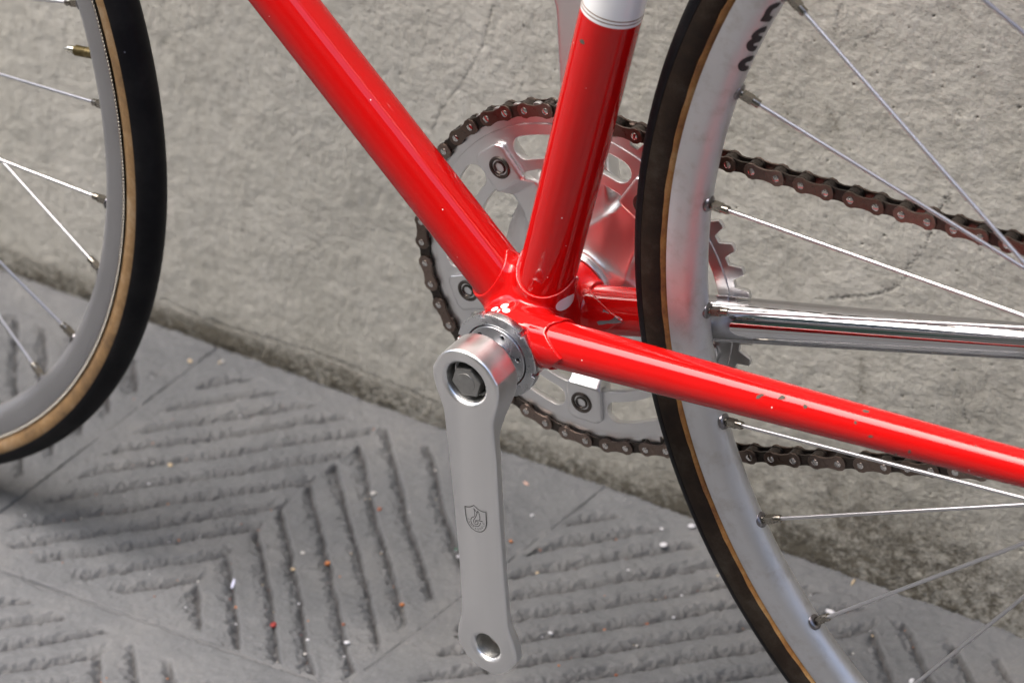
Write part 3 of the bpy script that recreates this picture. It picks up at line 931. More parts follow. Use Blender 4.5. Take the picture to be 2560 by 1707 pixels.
def fig8(r, waist, L=12.7):
    pts = []
    for k in range(9): a = math.radians(-128 + 256 * k / 8); pts.append((L / 2 + r * math.cos(a), r * math.sin(a)))
    pts.append((0, waist))
    for k in range(9): a = math.radians(180 - 128 + 256 * k / 8); pts.append((-L / 2 + r * math.cos(a), r * math.sin(a)))
    pts.append((0, -waist))
    return pts
def link_mesh(name, outer):
    b = MB()
    fi = []
    if outer:
        for s in (-1, 1): b.add(*plate([fig8(4.25, 2.9)], .55, .18, s * 3.45))
    else:
        for s in (-1, 1): b.add(*plate([fig8(4.3, 2.9)], .55, .15, s * 2.28))
    n_pl = len(b.F)
    for e in (-1, 1):
        if outer: b.add(*lathe_y([(.01, -4.75), (1.0, -4.72), (1.75, -4.35), (1.85, -3.9), (1.85, 4.3), (.01, 4.7)], 14, c=(e * 6.35, 0, 0)))
        else: b.add(*lathe_y([(2.0, -1.7), (3.9, -1.68), (3.9, 1.68), (2.0, 1.7)], 16, c=(e * 6.35, 0, 0)))
    me = b.me(name, sharp=35)
    me.materials.append(M_CHAIN if outer else M_CHAIN2); me.materials.append(M_PIN if outer else M_CHAIN2)
    for i, pl in enumerate(me.polygons):
        if i >= n_pl: pl.material_index = 1
    return fix(me)
chain = empty('chain', bike)
ml_o, ml_i = link_mesh('outer_link', True), link_mesh('inner_link', False)
for i in range(len(pins) - 1):
    (x0, z0), (x1, z1) = pins[i], pins[i + 1]
    # ring pin n at list index n_up + 7 - n ; outer links join odd n to even n-1 ... and n=1,3,5 to n+1
    n_i = 7 - (i - n_up)                     # n of the first pin, the second is n-1
    outer = (n_i - 1) % 2 == 1
    o = obj('outer_link' if outer else 'inner_link', ml_o if outer else ml_i, chain)
    o.location = ((x0 + x1) / 2000, YC / 1000, ((z0 + z1) / 2 + ZG) / 1000)
    o.rotation_euler = (0, -math.atan2(z1 - z0, x1 - x0), 0)

# ------------------------------------------------------------------ wheels
def wheel_mat(c, ex, ey):
    ex = Vector(ex).normalized(); ey = Vector(ey).normalized(); ez = ex.cross(ey)
    mm = Matrix.Identity(4)
    for i in range(3): mm[i][0], mm[i][1], mm[i][2] = ex[i], ey[i], ez[i]
    mm[0][3], mm[1][3], mm[2][3] = c[0] / 1000, c[1] / 1000, (c[2] + ZG) / 1000
    return mm

ml_eye = fix(MB().add(*lathe_y([(1.6, -1.2), (1.7, .5), (2.2, .9), (3.3, .7), (4.0, .1), (4.2, -.8)], 20)).me('eyelet'))
nb = MB().add(*lathe_y([(.01, -1), (2.0, -1), (2.0, 1.6)], 16))
sq = [(1.75, 1.75), (-1.75, 1.75), (-1.75, -1.75), (1.75, -1.75)]
nb.add([(a, y, b) for y in (1.2, 6.6) for a, b in sq], [(j, (j + 1) % 4, 4 + (j + 1) % 4, 4 + j) for j in range(4)])
nb.add(*lathe_y([(2.05, 6.4), (2.1, 9.6), (1.9, 10.2), (.01, 10.3)], 16))
ml_nip = fix(nb.me('nipple'))
ml_spoke = fix(MB().add(*lathe_y([(1.0, 0), (1.0, 1000)], 14)).me('spoke', sharp=0))

def aim(p, d):
    q = Vector(d).to_track_quat('Y', 'Z')
    return Matrix.Translation(Vector(p) / 1000) @ q.to_matrix().to_4x4()

def wheel(mm, label, spokes, rfl, r_in, rim_mat, tan, hub_y):
    w_ = empty('wheel', bike, mm)
    w_['label'] = label
    # rim: box section closed profile
    rp = [(316.6, 8.1), (316.3, 8.9), (315.2, 9.3), (311, 9.45), (307.5, 9.3), (305.6, 8.8), (303.3, 7.3), (r_in + 2.0, 5.0), (r_in + .5, 2.6), (r_in, 0)]
    prof = rp + [(r, -y) for r, y in rp[::-1][1:]] + [(315.2, -5), (314.6, 0), (315.2, 5)]
    obj('rim', fix(MB().add(*lathe_y(prof, 360, True)).me('rim', sharp=40)), w_, rim_mat)
    Rc, rt = 325.65, 10.6
    pr = [(Rc + rt * math.cos(a), rt * math.sin(a)) for a in np.linspace(0, 2 * math.pi, 41)[:-1]]
    obj('tyre_sidewall', MB().add(*lathe_y(pr, 360, True)).me('tyre_sidewall', sharp=0), w_, M_TAN if tan else M_BROWN)
    lim = math.radians(80 if tan else 67)
    A = np.linspace(-lim, lim, 25)
    tr = [(Rc + (rt + .9 - .7 * (abs(a) / lim) ** 4) * math.cos(a), (rt + .9 - .7 * (abs(a) / lim) ** 4) * math.sin(a)) for a in A]
    tr += [(Rc + (rt - .3) * math.cos(a), (rt - .3) * math.sin(a)) for a in A[::-1]]
    obj('tyre_tread', fix(MB().add(*lathe_y(tr, 360, True)).me('tyre_tread', sharp=40)), w_, M_TREAD)
    for s in (-1, 1):
        A = np.radians(np.linspace(142 if tan else 125, 151 if tan else 143, 6)) * s
        tp = [(Rc + (rt + .35) * math.cos(a), (rt + .35) * math.sin(a)) for a in A] + [(Rc + (rt - .3) * math.cos(a), (rt - .3) * math.sin(a)) for a in A[::-1]]
        o = MB().add(*lathe_y(tp, 360, True)); V = np.array(o.V)
        ang = np.arctan2(V[:, 2], V[:, 0])
        V[:, 1] += 0.25 * np.sin(ang * 61) * s + .2 * np.sin(ang * 143 + 1)
        o.V = [tuple(v) for v in V]
        obj('base_tape', fix(o.me('base_tape')), w_, M_TAPE if not tan else M_TAN)
    if tan:
        bb = MB()
        for k in range(900):
            a = 2 * math.pi * k / 900
            r, y = 317.3, -8.75
            c0 = np.array([r * math.cos(a), y, r * math.sin(a)]); t_ = np.array([-math.sin(a), 0, math.cos(a)]); n_ = np.array([math.cos(a), 0, math.sin(a)])
            V = [c0 - t_ * .7 - n_ * .8, c0 + t_ * .7 - n_ * .2, c0 + t_ * .7 + n_ * .8 + (0, -.5, 0), c0 - t_ * .7 + n_ * .3 + (0, -.5, 0), c0 + (0, -.75, 0)]
            bb.add(V, [(0, 1, 4), (1, 2, 4), (2, 3, 4), (3, 0, 4)])
        st_ = obj('edge_stitching', bb.me('edge_stitching', smooth=False, sharp=0), w_, M_STITCH); st_['kind'] = 'stuff'
    # hub
    hp = [(.01, -hub_y - 14), (4.5, -hub_y - 14), (4.5, -hub_y - 3), (10, -hub_y - 3), (12, -hub_y - 1.5), (rfl + 4.5, -hub_y - 1.5), (rfl + 5, -hub_y), (rfl + 4.5, -hub_y + 1.5), (14, -hub_y + 4), (11, -hub_y + 12), (10, 0)]
    hp = hp + [(r, -y) for r, y in hp[::-1][1:]]
    obj('hub', fix(MB().add(*lathe_y(hp, 64)).me('hub', sharp=40)), w_, M_ALU2)
    for ang, side, off in spokes:
        a = math.radians(ang); e = Vector((math.cos(a), 0, math.sin(a)))
        P = e * (r_in - .2) + Vector((0, side * .8, 0))
        hA = math.radians(ang + off)
        Hh = Vector((rfl * math.cos(hA), side * hub_y, rfl * math.sin(hA)))
        d = (Hh - P).normalized()
        L = (Hh - P).length
        ey = obj('eyelet', ml_eye, w_, M_EYE); ey.matrix_local = aim(P + e * .3, -e)
        npl = obj('nipple', ml_nip, w_, M_NIP); npl.matrix_local = aim(P, d)
        sp = obj('spoke', ml_spoke, w_, M_SPOKE)
        sp.matrix_local = aim(P, d) @ Matrix.Diagonal((1, L / 1000, 1, 1))
    return w_

# rear: measured spokes first, the rest in the same crossing pattern
known = {1: (150.76, -1, 50), 2: (161.8, 1, 44), 3: (173.55, -1, -86), 4: (184.94, 1, -79), 5: (196.5, -1, 55), 6: (207.43, 1, 48), 7: (218.91, -1, -51)}
rs = []
for k in range(32):
    if k in known: rs.append(known[k]); continue
    rs.append((139.6 + 11.27 * k if k < 9 else 140.0 + 11.25 * k, -1 if k % 2 else 1, (52 if k % 4 in (1, 2) else -65)))
rear = wheel(wheel_mat((391.2, 3.605, 57.08), (.99986751, -.01627773, 0), (.01627773, .99986751, 0)), 'rear wheel with brown tyre walls', rs, 37, 299.6, M_RIM, False, 32)
kf = {0: (10.8, -1, 43), 1: (-.7, 1, -80), 2: (-12.5, -1, -47), 3: (-22.8, 1, 60), 4: (-34.7, -1, 88), 5: (-45.5, 1, -71)}
fs = []
for k in range(32):
    if k in kf: fs.append(kf[k]); continue
    fs.append((10.8 - 11.25 * k, 1 if k % 2 else -1, (65 if k % 4 in (0, 3) else -65)))
front = wheel(wheel_mat((-570.23, .868, 57.13), (.99975911, -.0219480, .00007), (.02194807, .9997393, -.00629)), 'front wheel with tan tyre walls and valve', fs, 33, 299.0, M_RIMF, True, 33)
a = math.radians(5.2)
vb = MB().add(*lathe_y([(3.0, -3), (3.0, 5)], 20))
pr = []
for k in range(12): pr += [(2.95, 4.5 + k * .8), (2.65, 4.9 + k * .8)]
vb.add(*lathe_y([(.01, 3)] + pr + [(2.2, 14.2), (.01, 14.4)], 20))
e = Vector((math.cos(a), 0, math.sin(a)))
v1 = obj('valve_stem', fix(vb.me('valve_stem')), front, M_BRASS); v1.matrix_local = aim(e * 298, -e)
v2 = obj('valve_nut', fix(MB().add(*lathe_y([(.01, 14), (2.1, 14.2), (2.3, 15), (2.2, 18.6), (1.3, 19.4), (1.0, 21.5), (.01, 21.7)], 12)).me('valve_nut')), front, M_NICKEL); v2.matrix_local = aim(e * 298, -e)

# ------------------------------------------------------------------ the rest of the frame, out of the picture
def part_tube(name, pts, rad, mt, n=32):
    return obj(name, MB().add(*tube([np.array(p, float) for p in pts], rad, n)).me(name, B, sharp=50), bike, mt)
HD = np.array([math.cos(math.radians(106)), 0, math.sin(math.radians(106))]) * np.array([-1, 1, 1])
hb = DT * 640
part_tube('head_tube', [hb - HD * 40, hb + HD * 75], 17.5, M_RED)
part_tube('top_tube', [ST * 520, hb + HD * 55], 12.7, M_RED)
for s in (-1, 1):
    part_tube('seat_stay', [(391, s * 58, 62), ST * 505 + np.array([6, s * 17, 0])], [5.5, 7.5], M_RED)
    part_tube('fork_blade', [hb - HD * 40 + np.array([0, s * 30, -6]), (-545, s * 44, 130), (-562, s * 47, 85), (-570.2, s * 49, 58)], [11.5, 8, 6.5, 6], M_CHROME)
part_tube('fork_crown', [hb - HD * 46 + np.array([0, -36, 0]), hb - HD * 46 + np.array([0, 36, 0])], 11, M_CHROME)
part_tube('seat_post', [ST * 540, ST * 640], 13.4, M_ALU2)
tp = hb + HD * 110
part_tube('stem', [hb + HD * 70, tp, tp + np.array([-95, 0, 8])], 11, M_ALU2)
hbp = []
for s in (-1, 1):
    L = [(0, 0, 0), (0, s * 120, 0), (-20, s * 180, 0), (-70, s * 196, -12), (-84, s * 199, -50), (-60, s * 201, -110), (40, s * 203, -130)]
    part_tube('handlebar_side', [tp + np.array([-95, 0, 8]) + np.array(p) for p in L], 12.6, M_PRINT)
sd_ = MB()
V, F = [], []
for i in range(13):
    u = i / 12; x = -150 + 270 * u; wv = 14 + 58 * sstep(.35, .9, np.array(u)) ; zt = 6 * math.cos(u * 6)
    for j in range(17):
        ph = math.pi * j / 16
        V.append((x, wv * math.cos(ph), zt - 45 * (1 - math.sin(ph) ** .6) + 0))
for i in range(12):
    for j in range(16): F.append((i * 17 + j, i * 17 + j + 1, (i + 1) * 17 + j + 1, (i + 1) * 17 + j))
sd_.add(np.array(V) + ST * 650 + np.array([20, 0, 22]), F)
obj('saddle', sd_.me('saddle', B), bike, M_PRINT)
cg = []
for k in range(17):
    for j in range(8):
        u = j / 8; r = 31 + 6.6 * (.5 - .5 * math.cos(2 * math.pi * u)) ** 1.3; aa = 2 * math.pi * (k + u) / 17
        cg.append((391.2 + r * math.cos(aa), 54 + r * math.sin(aa)))
obj('sprocket', MB().add(*plate([cg, circ(17, 32, (391.2, 54), True)], 1.5, .3, YC)).me('sprocket', B), bike, M_STEEL)

# ------------------------------------------------------------------ paint, print and wear on the bicycle (bike frame, mm)
from mathutils.geometry import tessellate_polygon
def surf(o):
    me = o.data
    return BVHTree.FromPolygons([v.co for v in me.vertices], [tuple(p.vertices) for p in me.polygons])
def local(o, P):
    return o.matrix_world.inverted() @ Vector((P[0] / 1000, P[1] / 1000, (P[2] + ZG) / 1000))
def decal(name, polys, o, mt, lift=.10, cuts=3, tree=None, par=None):
    """a thin painted patch lying on the surface of o"""
    import bmesh
    bpy.context.view_layer.update()
    tree = tree or surf(o)
    bm = bmesh.new()
    for P in polys:
        vs = [bm.verts.new(local(o, p)) for p in P]
        for tri in tessellate_polygon([[v.co for v in vs]]):
            try: bm.faces.new([vs[i] for i in tri])
            except ValueError: pass
    for _ in range(cuts):
        bmesh.ops.subdivide_edges(bm, edges=[e_ for e_ in bm.edges if e_.calc_length() > .0007], cuts=1)
        bmesh.ops.triangulate(bm, faces=bm.faces)
    for v in bm.verts:
        l, n_, i, d = tree.find_nearest(v.co)
        if l is not None: v.co = l + n_ * lift / 1000
    bmesh.ops.recalc_face_normals(bm, faces=bm.faces)
    me = bpy.data.meshes.new(name); bm.to_mesh(me); bm.free()
    me.polygons.foreach_set('use_smooth', [True] * len(me.polygons))
    return obj(name, me, par or o, mt)
def smooth_loop(P, k=3):
    P = np.array(P)
    for _ in range(k):
        Q = np.roll(P, -1, 0)
        P = np.stack([.75 * P + .25 * Q, .25 * P + .75 * Q], 1).reshape(-1, 3)
    return P

CLUB = [
    [(-1.96, -19.53, 20.36), (-1.55, -20.19, 20.36), (-1.34, -21.04, 20.35), (-1.35, -21.99, 20.35), (-1.60, -22.89, 20.33), (-2.07, -23.64, 20.29), (-2.70, -24.11, 20.22), (-3.45, -24.24, 20.10), (-4.21, -24.00, 19.96), (-4.92, -23.41, 19.80), (-5.45, -22.57, 19.65), (-5.74, -21.61, 19.57), (-5.73, -20.66, 19.57), (-5.42, -19.84, 19.66), (-4.85, -19.25, 19.82), (-4.10, -18.92, 20.02), (-3.30, -18.89, 20.20), (-2.55, -19.10, 20.32)],
    [(2.57, -25.01, 21.19), (2.86, -25.75, 21.18), (2.81, -26.45, 21.10), (2.44, -27.05, 21.01), (1.81, -27.49, 20.91), (0.87, -27.54, 20.69), (-0.17, -27.34, 20.47), (-1.10, -27.02, 20.37), (-1.92, -26.48, 20.31), (-2.55, -25.74, 20.24), (-2.90, -24.91, 20.19), (-2.91, -24.11, 20.19), (-2.59, -23.44, 20.23), (-1.98, -22.97, 20.30), (-1.18, -22.71, 20.36), (-0.28, -22.71, 20.42), (0.67, -23.04, 20.52), (1.71, -23.91, 20.85)],
    [(-5.65, -23.37, 19.60), (-5.17, -24.07, 19.73), (-4.89, -24.91, 19.80), (-4.82, -25.81, 19.82), (-4.98, -26.66, 19.78), (-5.35, -27.35, 19.68), (-5.90, -27.77, 19.52), (-6.58, -27.87, 19.31), (-7.33, -27.59, 19.04), (-8.05, -26.97, 18.74), (-8.66, -26.09, 18.47), (-9.05, -25.10, 18.28), (-9.15, -24.16, 18.23), (-8.93, -23.39, 18.34), (-8.43, -22.88, 18.57), (-7.77, -22.61, 18.86), (-7.02, -22.61, 19.15), (-6.29, -22.87, 19.40)],
    [(-4.49, -24.96, 19.90), (-3.09, -25.37, 20.16), (-2.92, -27.98, 20.19), (-2.46, -29.23, 20.25), (-0.95, -30.77, 20.24), (-2.80, -31.01, 19.94), (-6.27, -31.05, 19.04), (-4.74, -30.61, 19.75), (-3.78, -28.88, 20.04)]]
TEAR = [
    [(18.21, -9.22, 19.36), (18.63, -9.24, 21.28), (19.71, -8.37, 23.09), (21.07, -6.28, 23.97), (22.23, -2.49, 24.01), (21.92, 2.22, 22.66), (19.92, 4.70, 17.09), (20.29, 1.47, 15.87), (20.04, -2.84, 15.51), (19.13, -6.32, 16.00), (18.40, -8.47, 17.49)]]
WORN = [
    [(29.09, 11.19, 3.14), (30.73, 11.45, 4.12), (33.21, 11.75, 4.76), (35.67, 12.08, 5.56), (37.63, 12.50, 6.87), (38.37, 12.90, 8.06), (39.10, 13.75, 8.36), (40.82, 14.53, 7.48), (42.11, 13.97, 7.18), (42.36, 13.03, 6.22), (39.88, 12.38, 5.10), (37.83, 12.13, 4.34), (34.93, 11.80, 3.67), (32.44, 11.50, 2.39), (30.14, 11.25, 1.59)],
    [(31.48, 13.62, 9.92), (35.01, 13.24, 9.20), (34.81, 12.98, 8.65), (32.90, 13.09, 8.96), (31.69, 12.88, 8.60)]]
CHIPS = [
    [(146.07, -43.62, 31.69), (146.25, -42.85, 32.71), (147.27, -42.63, 33.19), (147.60, -42.11, 33.74), (149.30, -42.16, 34.04), (149.45, -42.69, 33.58), (148.34, -43.17, 32.81), (147.74, -43.73, 31.94), (146.63, -43.79, 31.58)],
    [(156.58, -43.24, 34.52), (157.05, -42.15, 35.52), (157.87, -41.44, 36.13), (159.82, -41.97, 36.14), (160.12, -42.82, 35.60), (158.24, -43.24, 34.86)],
    [(169.58, -44.38, 36.11), (170.03, -43.55, 36.92), (171.91, -44.15, 36.80), (171.89, -44.93, 36.03), (170.63, -45.07, 35.59)],
    [(196.61, -42.25, 41.86), (197.34, -40.92, 42.12), (200.11, -41.41, 42.44), (200.10, -42.60, 42.27), (198.65, -42.87, 41.99)],
    [(195.56, -47.13, 38.77), (196.26, -46.69, 39.41), (197.15, -47.28, 38.95), (196.87, -47.81, 38.20), (196.08, -47.70, 38.17)],
    [(203.51, -49.81, 35.58), (204.77, -49.70, 36.63), (206.31, -49.89, 36.58), (205.47, -49.99, 35.68), (204.23, -49.92, 35.27)],
    [(223.11, -51.45, 35.33), (223.68, -51.57, 37.09), (224.49, -51.64, 37.19), (224.43, -51.59, 35.75), (223.55, -51.38, 34.80)],
    [(251.39, -49.32, 47.75), (251.85, -48.55, 48.16), (252.82, -49.19, 48.05), (252.43, -49.82, 47.66)],
    [(216.56, -49.61, 30.89), (217.36, -50.27, 32.10), (217.81, -49.90, 31.38), (216.73, -48.73, 29.74)]]
SCHIP = [
    [(37.20, -12.93, 168.99), (38.52, -13.36, 170.16), (39.90, -13.80, 170.08), (40.68, -14.06, 168.57), (39.77, -13.89, 167.98), (38.00, -13.36, 168.09)]]
RIMLET = [
    [(114.23, 6.89, 171.85), (113.71, 5.02, 172.18), (113.00, 4.11, 172.02), (112.09, 3.03, 171.68), (111.09, 2.12, 171.10), (110.23, 1.53, 170.20), (109.52, 1.23, 169.04), (109.14, 1.33, 167.87), (109.03, 1.81, 166.59), (109.16, 2.64, 165.22), (109.50, 3.46, 164.44), (109.94, 4.35, 163.98), (110.43, 5.14, 163.81), (110.77, 5.92, 163.73), (110.99, 6.81, 163.78), (111.23, 7.30, 164.13), (111.48, 7.36, 164.76), (111.78, 6.96, 165.75), (111.82, 5.50, 166.73), (111.48, 5.00, 166.74), (111.27, 4.51, 167.08), (111.29, 4.16, 167.75), (111.53, 4.13, 168.41), (111.92, 4.46, 168.81), (112.34, 4.96, 168.99), (112.94, 6.67, 168.83), (113.24, 7.49, 169.14)],
    [(120.99, 5.21, 187.93), (120.04, 3.94, 187.84), (119.13, 2.89, 187.55), (117.90, 1.90, 186.75), (116.82, 1.23, 185.69), (116.01, 0.85, 184.64), (115.61, 0.82, 183.84), (115.46, 1.14, 182.94), (115.59, 1.79, 182.03), (114.99, 1.25, 181.71), (114.46, 0.89, 181.21), (113.69, 0.71, 180.09), (113.27, 0.80, 178.78), (113.13, 1.36, 177.34), (113.22, 2.09, 176.18), (113.53, 2.95, 175.27), (114.10, 4.17, 174.52), (114.68, 5.06, 174.43), (115.24, 5.66, 174.92), (115.78, 5.98, 176.00), (116.27, 5.66, 177.27), (115.89, 4.84, 177.53), (115.49, 4.32, 177.46), (115.31, 3.71, 178.02), (115.52, 3.50, 178.84), (116.02, 3.94, 179.26), (117.12, 5.51, 179.29), (117.46, 5.95, 179.83), (118.04, 6.20, 180.97), (118.51, 5.86, 182.15), (118.27, 4.81, 182.83), (117.88, 4.13, 183.03), (117.78, 3.62, 183.60), (118.05, 3.57, 184.26), (118.68, 4.20, 184.63), (119.44, 5.29, 184.58), (119.99, 5.60, 185.45)],
    [(127.27, 4.95, 200.37), (126.66, 3.87, 200.71), (125.99, 2.91, 200.78), (124.81, 1.86, 200.29), (123.78, 1.08, 199.67), (122.96, 0.77, 198.61), (122.31, 0.70, 197.50), (121.77, 0.79, 196.34), (121.34, 1.01, 195.15), (120.43, 0.90, 193.56), (119.37, 0.79, 191.64), (120.26, 2.20, 191.03), (121.24, 3.74, 190.56), (122.06, 5.10, 190.24), (122.65, 5.19, 191.29), (123.18, 5.25, 192.25), (123.57, 5.16, 193.15), (123.10, 4.18, 193.62), (122.83, 3.61, 193.91), (123.02, 3.25, 194.75), (123.56, 3.15, 195.92), (124.21, 3.24, 197.03), (124.74, 3.57, 197.58), (125.20, 4.07, 197.77), (125.90, 4.67, 198.25), (126.52, 4.81, 199.18)]]
tb = surf(shell)
decal('club_emblem', [np.mean(p, 0) + (smooth_loop(p, 1) - np.mean(p, 0)) * (.88 if len(p) > 12 else 1) for p in CLUB], shell, M_WHITE, tree=tb)
decal('painted_recess', [smooth_loop(p, 2) for p in TEAR], shell, M_WHITE, tree=tb)
for p in WORN: decal('worn_edge', [p], shell, M_STEELCHIP, tree=tb)
tn = surf(near_stay)
for p in CHIPS: decal('paint_chip', [p], near_stay, M_BARE, tree=tn)
decal('paint_chip', [SCHIP[0]], seat_tube, M_BARE)
rim_r = [o for o in rear.children if o.name.startswith('rim')][0]
tr_ = surf(rim_r)
for p in RIMLET: decal('rim_lettering', [smooth_loop(p, 1)], rim_r, M_PRINT, tree=tr_, par=rear, lift=.14, cuts=4)

# shield engraved on the near crank arm
EMBLEM = {'shield': [(-3.84, -63.30, -75.48), (-2.72, -63.30, -75.33), (-1.41, -63.30, -74.97), (-0.47, -63.30, -74.50), (0.68, -63.30, -73.60), (1.84, -63.30, -72.61), (2.45, -63.30, -73.13), (3.42, -63.30, -73.86), (4.50, -63.30, -74.30), (5.59, -63.30, -74.55), (7.04, -63.30, -74.64), (8.80, -63.30, -74.33), (8.83, -63.30, -76.34), (8.79, -63.30, -78.66), (8.88, -63.30, -80.56), (8.73, -63.30, -82.17), (8.34, -63.30, -83.88), (7.71, -63.30, -85.49), (6.82, -63.30, -86.73), (6.05, -63.30, -87.53), (5.09, -63.30, -88.17), (4.15, -63.30, -88.53), (3.04, -63.30, -88.75), (1.92, -63.30, -88.80), (0.65, -63.30, -88.34), (-0.61, -63.30, -87.68), (-1.66, -63.30, -86.54), (-2.44, -63.30, -85.49), (-2.99, -63.30, -84.35), (-3.24, -63.30, -83.28), (-3.50, -63.30, -81.25), (-3.66, -63.30, -78.99), (-3.84, -63.30, -75.48)],
    'w1': [(1.54, -63.30, -74.70), (1.86, -63.30, -75.64), (2.02, -63.30, -76.93), (1.99, -63.30, -79.64)],
    'w2': [(1.54, -63.30, -74.70), (2.42, -63.30, -75.61), (2.94, -63.30, -76.17), (3.30, -63.30, -76.90)],
    'w3': [(3.90, -63.30, -75.31), (3.45, -63.30, -76.94), (2.90, -63.30, -78.70), (2.17, -63.30, -80.34), (1.27, -63.30, -81.87), (0.97, -63.30, -82.96), (1.25, -63.30, -84.01), (1.95, -63.30, -84.60), (2.79, -63.30, -84.40), (3.57, -63.30, -83.66), (3.85, -63.30, -82.77), (3.59, -63.30, -82.20), (3.01, -63.30, -82.04), (2.34, -63.30, -82.51), (2.07, -63.30, -83.10), (2.29, -63.30, -83.50), (2.67, -63.30, -83.25)],
    'w4': [(3.90, -63.30, -75.31), (4.50, -63.30, -76.13), (4.80, -63.30, -77.36), (4.98, -63.30, -78.64), (5.05, -63.30, -79.77), (4.72, -63.30, -80.87)],
    'w5': [(1.64, -63.30, -79.98), (0.79, -63.30, -80.37), (0.01, -63.30, -81.11), (-0.51, -63.30, -82.29), (-0.57, -63.30, -83.38), (-0.29, -63.30, -84.43), (0.26, -63.30, -85.29), (1.16, -63.30, -85.70), (2.27, -63.30, -85.70), (3.39, -63.30, -85.33), (4.35, -63.30, -84.51), (5.00, -63.30, -83.38), (5.21, -63.30, -82.13)],
    'w6': [(1.78, -63.30, -82.53), (2.28, -63.30, -81.89), (3.22, -63.30, -81.43), (4.15, -63.30, -81.34), (5.26, -63.30, -81.20), (6.55, -63.30, -81.01)]}
EMTEXT = [(-2.11, -63.30, -82.87), (-1.45, -63.30, -84.42), (-0.60, -63.30, -85.73), (0.59, -63.30, -86.65), (2.01, -63.30, -87.21), (3.58, -63.30, -87.06), (5.01, -63.30, -86.23), (6.14, -63.30, -84.92), (7.07, -63.30, -83.42), (7.14, -63.30, -82.03)]
def stroke(P, wd, taper=False):
    P = [np.array((p[0], p[2])) for p in P]
    V, F = [], []
    for i, p in enumerate(P):
        d = P[min(i + 1, len(P) - 1)] - P[max(i - 1, 0)]
        d = d / (np.linalg.norm(d) + 1e-9); n_ = np.array([-d[1], d[0]])
        h_ = wd / 2 * ((.45 + .9 * i / (len(P) - 1)) if taper else 1)
        V += [p + n_ * h_, p - n_ * h_]
    for i in range(len(P) - 1): F.append((2 * i, 2 * i + 1, 2 * i + 3, 2 * i + 2))
    return V, F
eb = MB()
for k_, P in EMBLEM.items():
    V, F = stroke(P, .40 if k_ == 'shield' else .34, k_ == 'w6')
    eb.add([(v[0], FY - .06, v[1]) for v in V], F)
cen = np.array((2.75, -83.2))
for ch, p in zip('CAMPAGNOLO', EMTEXT):
    cu = bpy.data.curves.new('letter', 'FONT'); cu.body = ch; cu.size = 1.5; cu.align_x = 'CENTER'; cu.align_y = 'CENTER'
    o = bpy.data.objects.new('letter', cu); C.objects.link(o)
    dg = bpy.context.evaluated_depsgraph_get(); dg.update()
    me = o.evaluated_get(dg).to_mesh()
    q = np.array((p[0], p[2])); up_ = cen - q; up_ /= np.linalg.norm(up_); rt_ = np.array((up_[1], -up_[0]))
    eb.add([(q[0] + rt_[0] * v.co.x + up_[0] * v.co.y, FY - .06, q[1] + rt_[1] * v.co.x + up_[1] * v.co.y) for v in me.vertices], [tuple(f_.vertices) for f_ in me.polygons])
    o.evaluated_get(dg).to_mesh_clear(); bpy.data.objects.remove(o); bpy.data.curves.remove(cu)
obj('shield_emblem', eb.me('shield_emblem', B, smooth=False, sharp=0), crank, M_ENGRAVE)

# ------------------------------------------------------------------ litter lying on the paving
GX = np.concatenate(SLAB_PTS)
def ground_z(x, y):
    d = (GX[:, 0] - x) ** 2 + (GX[:, 1] - y) ** 2
    return float(GX[np.argsort(d)[:4], 2].max())
def crumb_mesh(name, size, seed, flat=False):
    import bmesh
    r_ = random.Random(seed)
    bm = bmesh.new(); bmesh.ops.create_icosphere(bm, subdivisions=2, radius=1)
    k = [(r_.uniform(-1, 1), r_.uniform(-1, 1), r_.uniform(-1, 1), r_.uniform(.1, .32)) for _ in range(7)]
    for v in bm.verts:
        d = Vector(v.co).normalized(); f_ = 1.0
        for a, b_, c_, s_ in k: f_ += s_ * max(0, d.dot(Vector((a, b_, c_)))) - s_ * .35
        v.co = Vector((d.x * size[0], d.y * size[1], d.z * size[2])) * f_ / 1000
    me = bpy.data.meshes.new(name); bm.to_mesh(me); bm.free()
    me.polygons.foreach_set('use_smooth', [True] * len(me.polygons))
    return me
CR_COL = {'orange': (.33, .115, .035), 'rust': (.24, .065, .025), 'red': (.20, .016, .013), 'white': (.50, .51, .54), 'beige': (.48, .38, .24), 'pale': (.46, .45, .43), 'green': (.02, .10, .06), 'black': (.012, .012, .012), 'lilac': (.62, .64, .82), 'pink': (.42, .27, .22)}
CR_MAT = {}
def cmat(c):
    if c not in CR_MAT: CR_MAT[c] = mat('litter_' + c, CR_COL[c], .7)
    return CR_MAT[c]
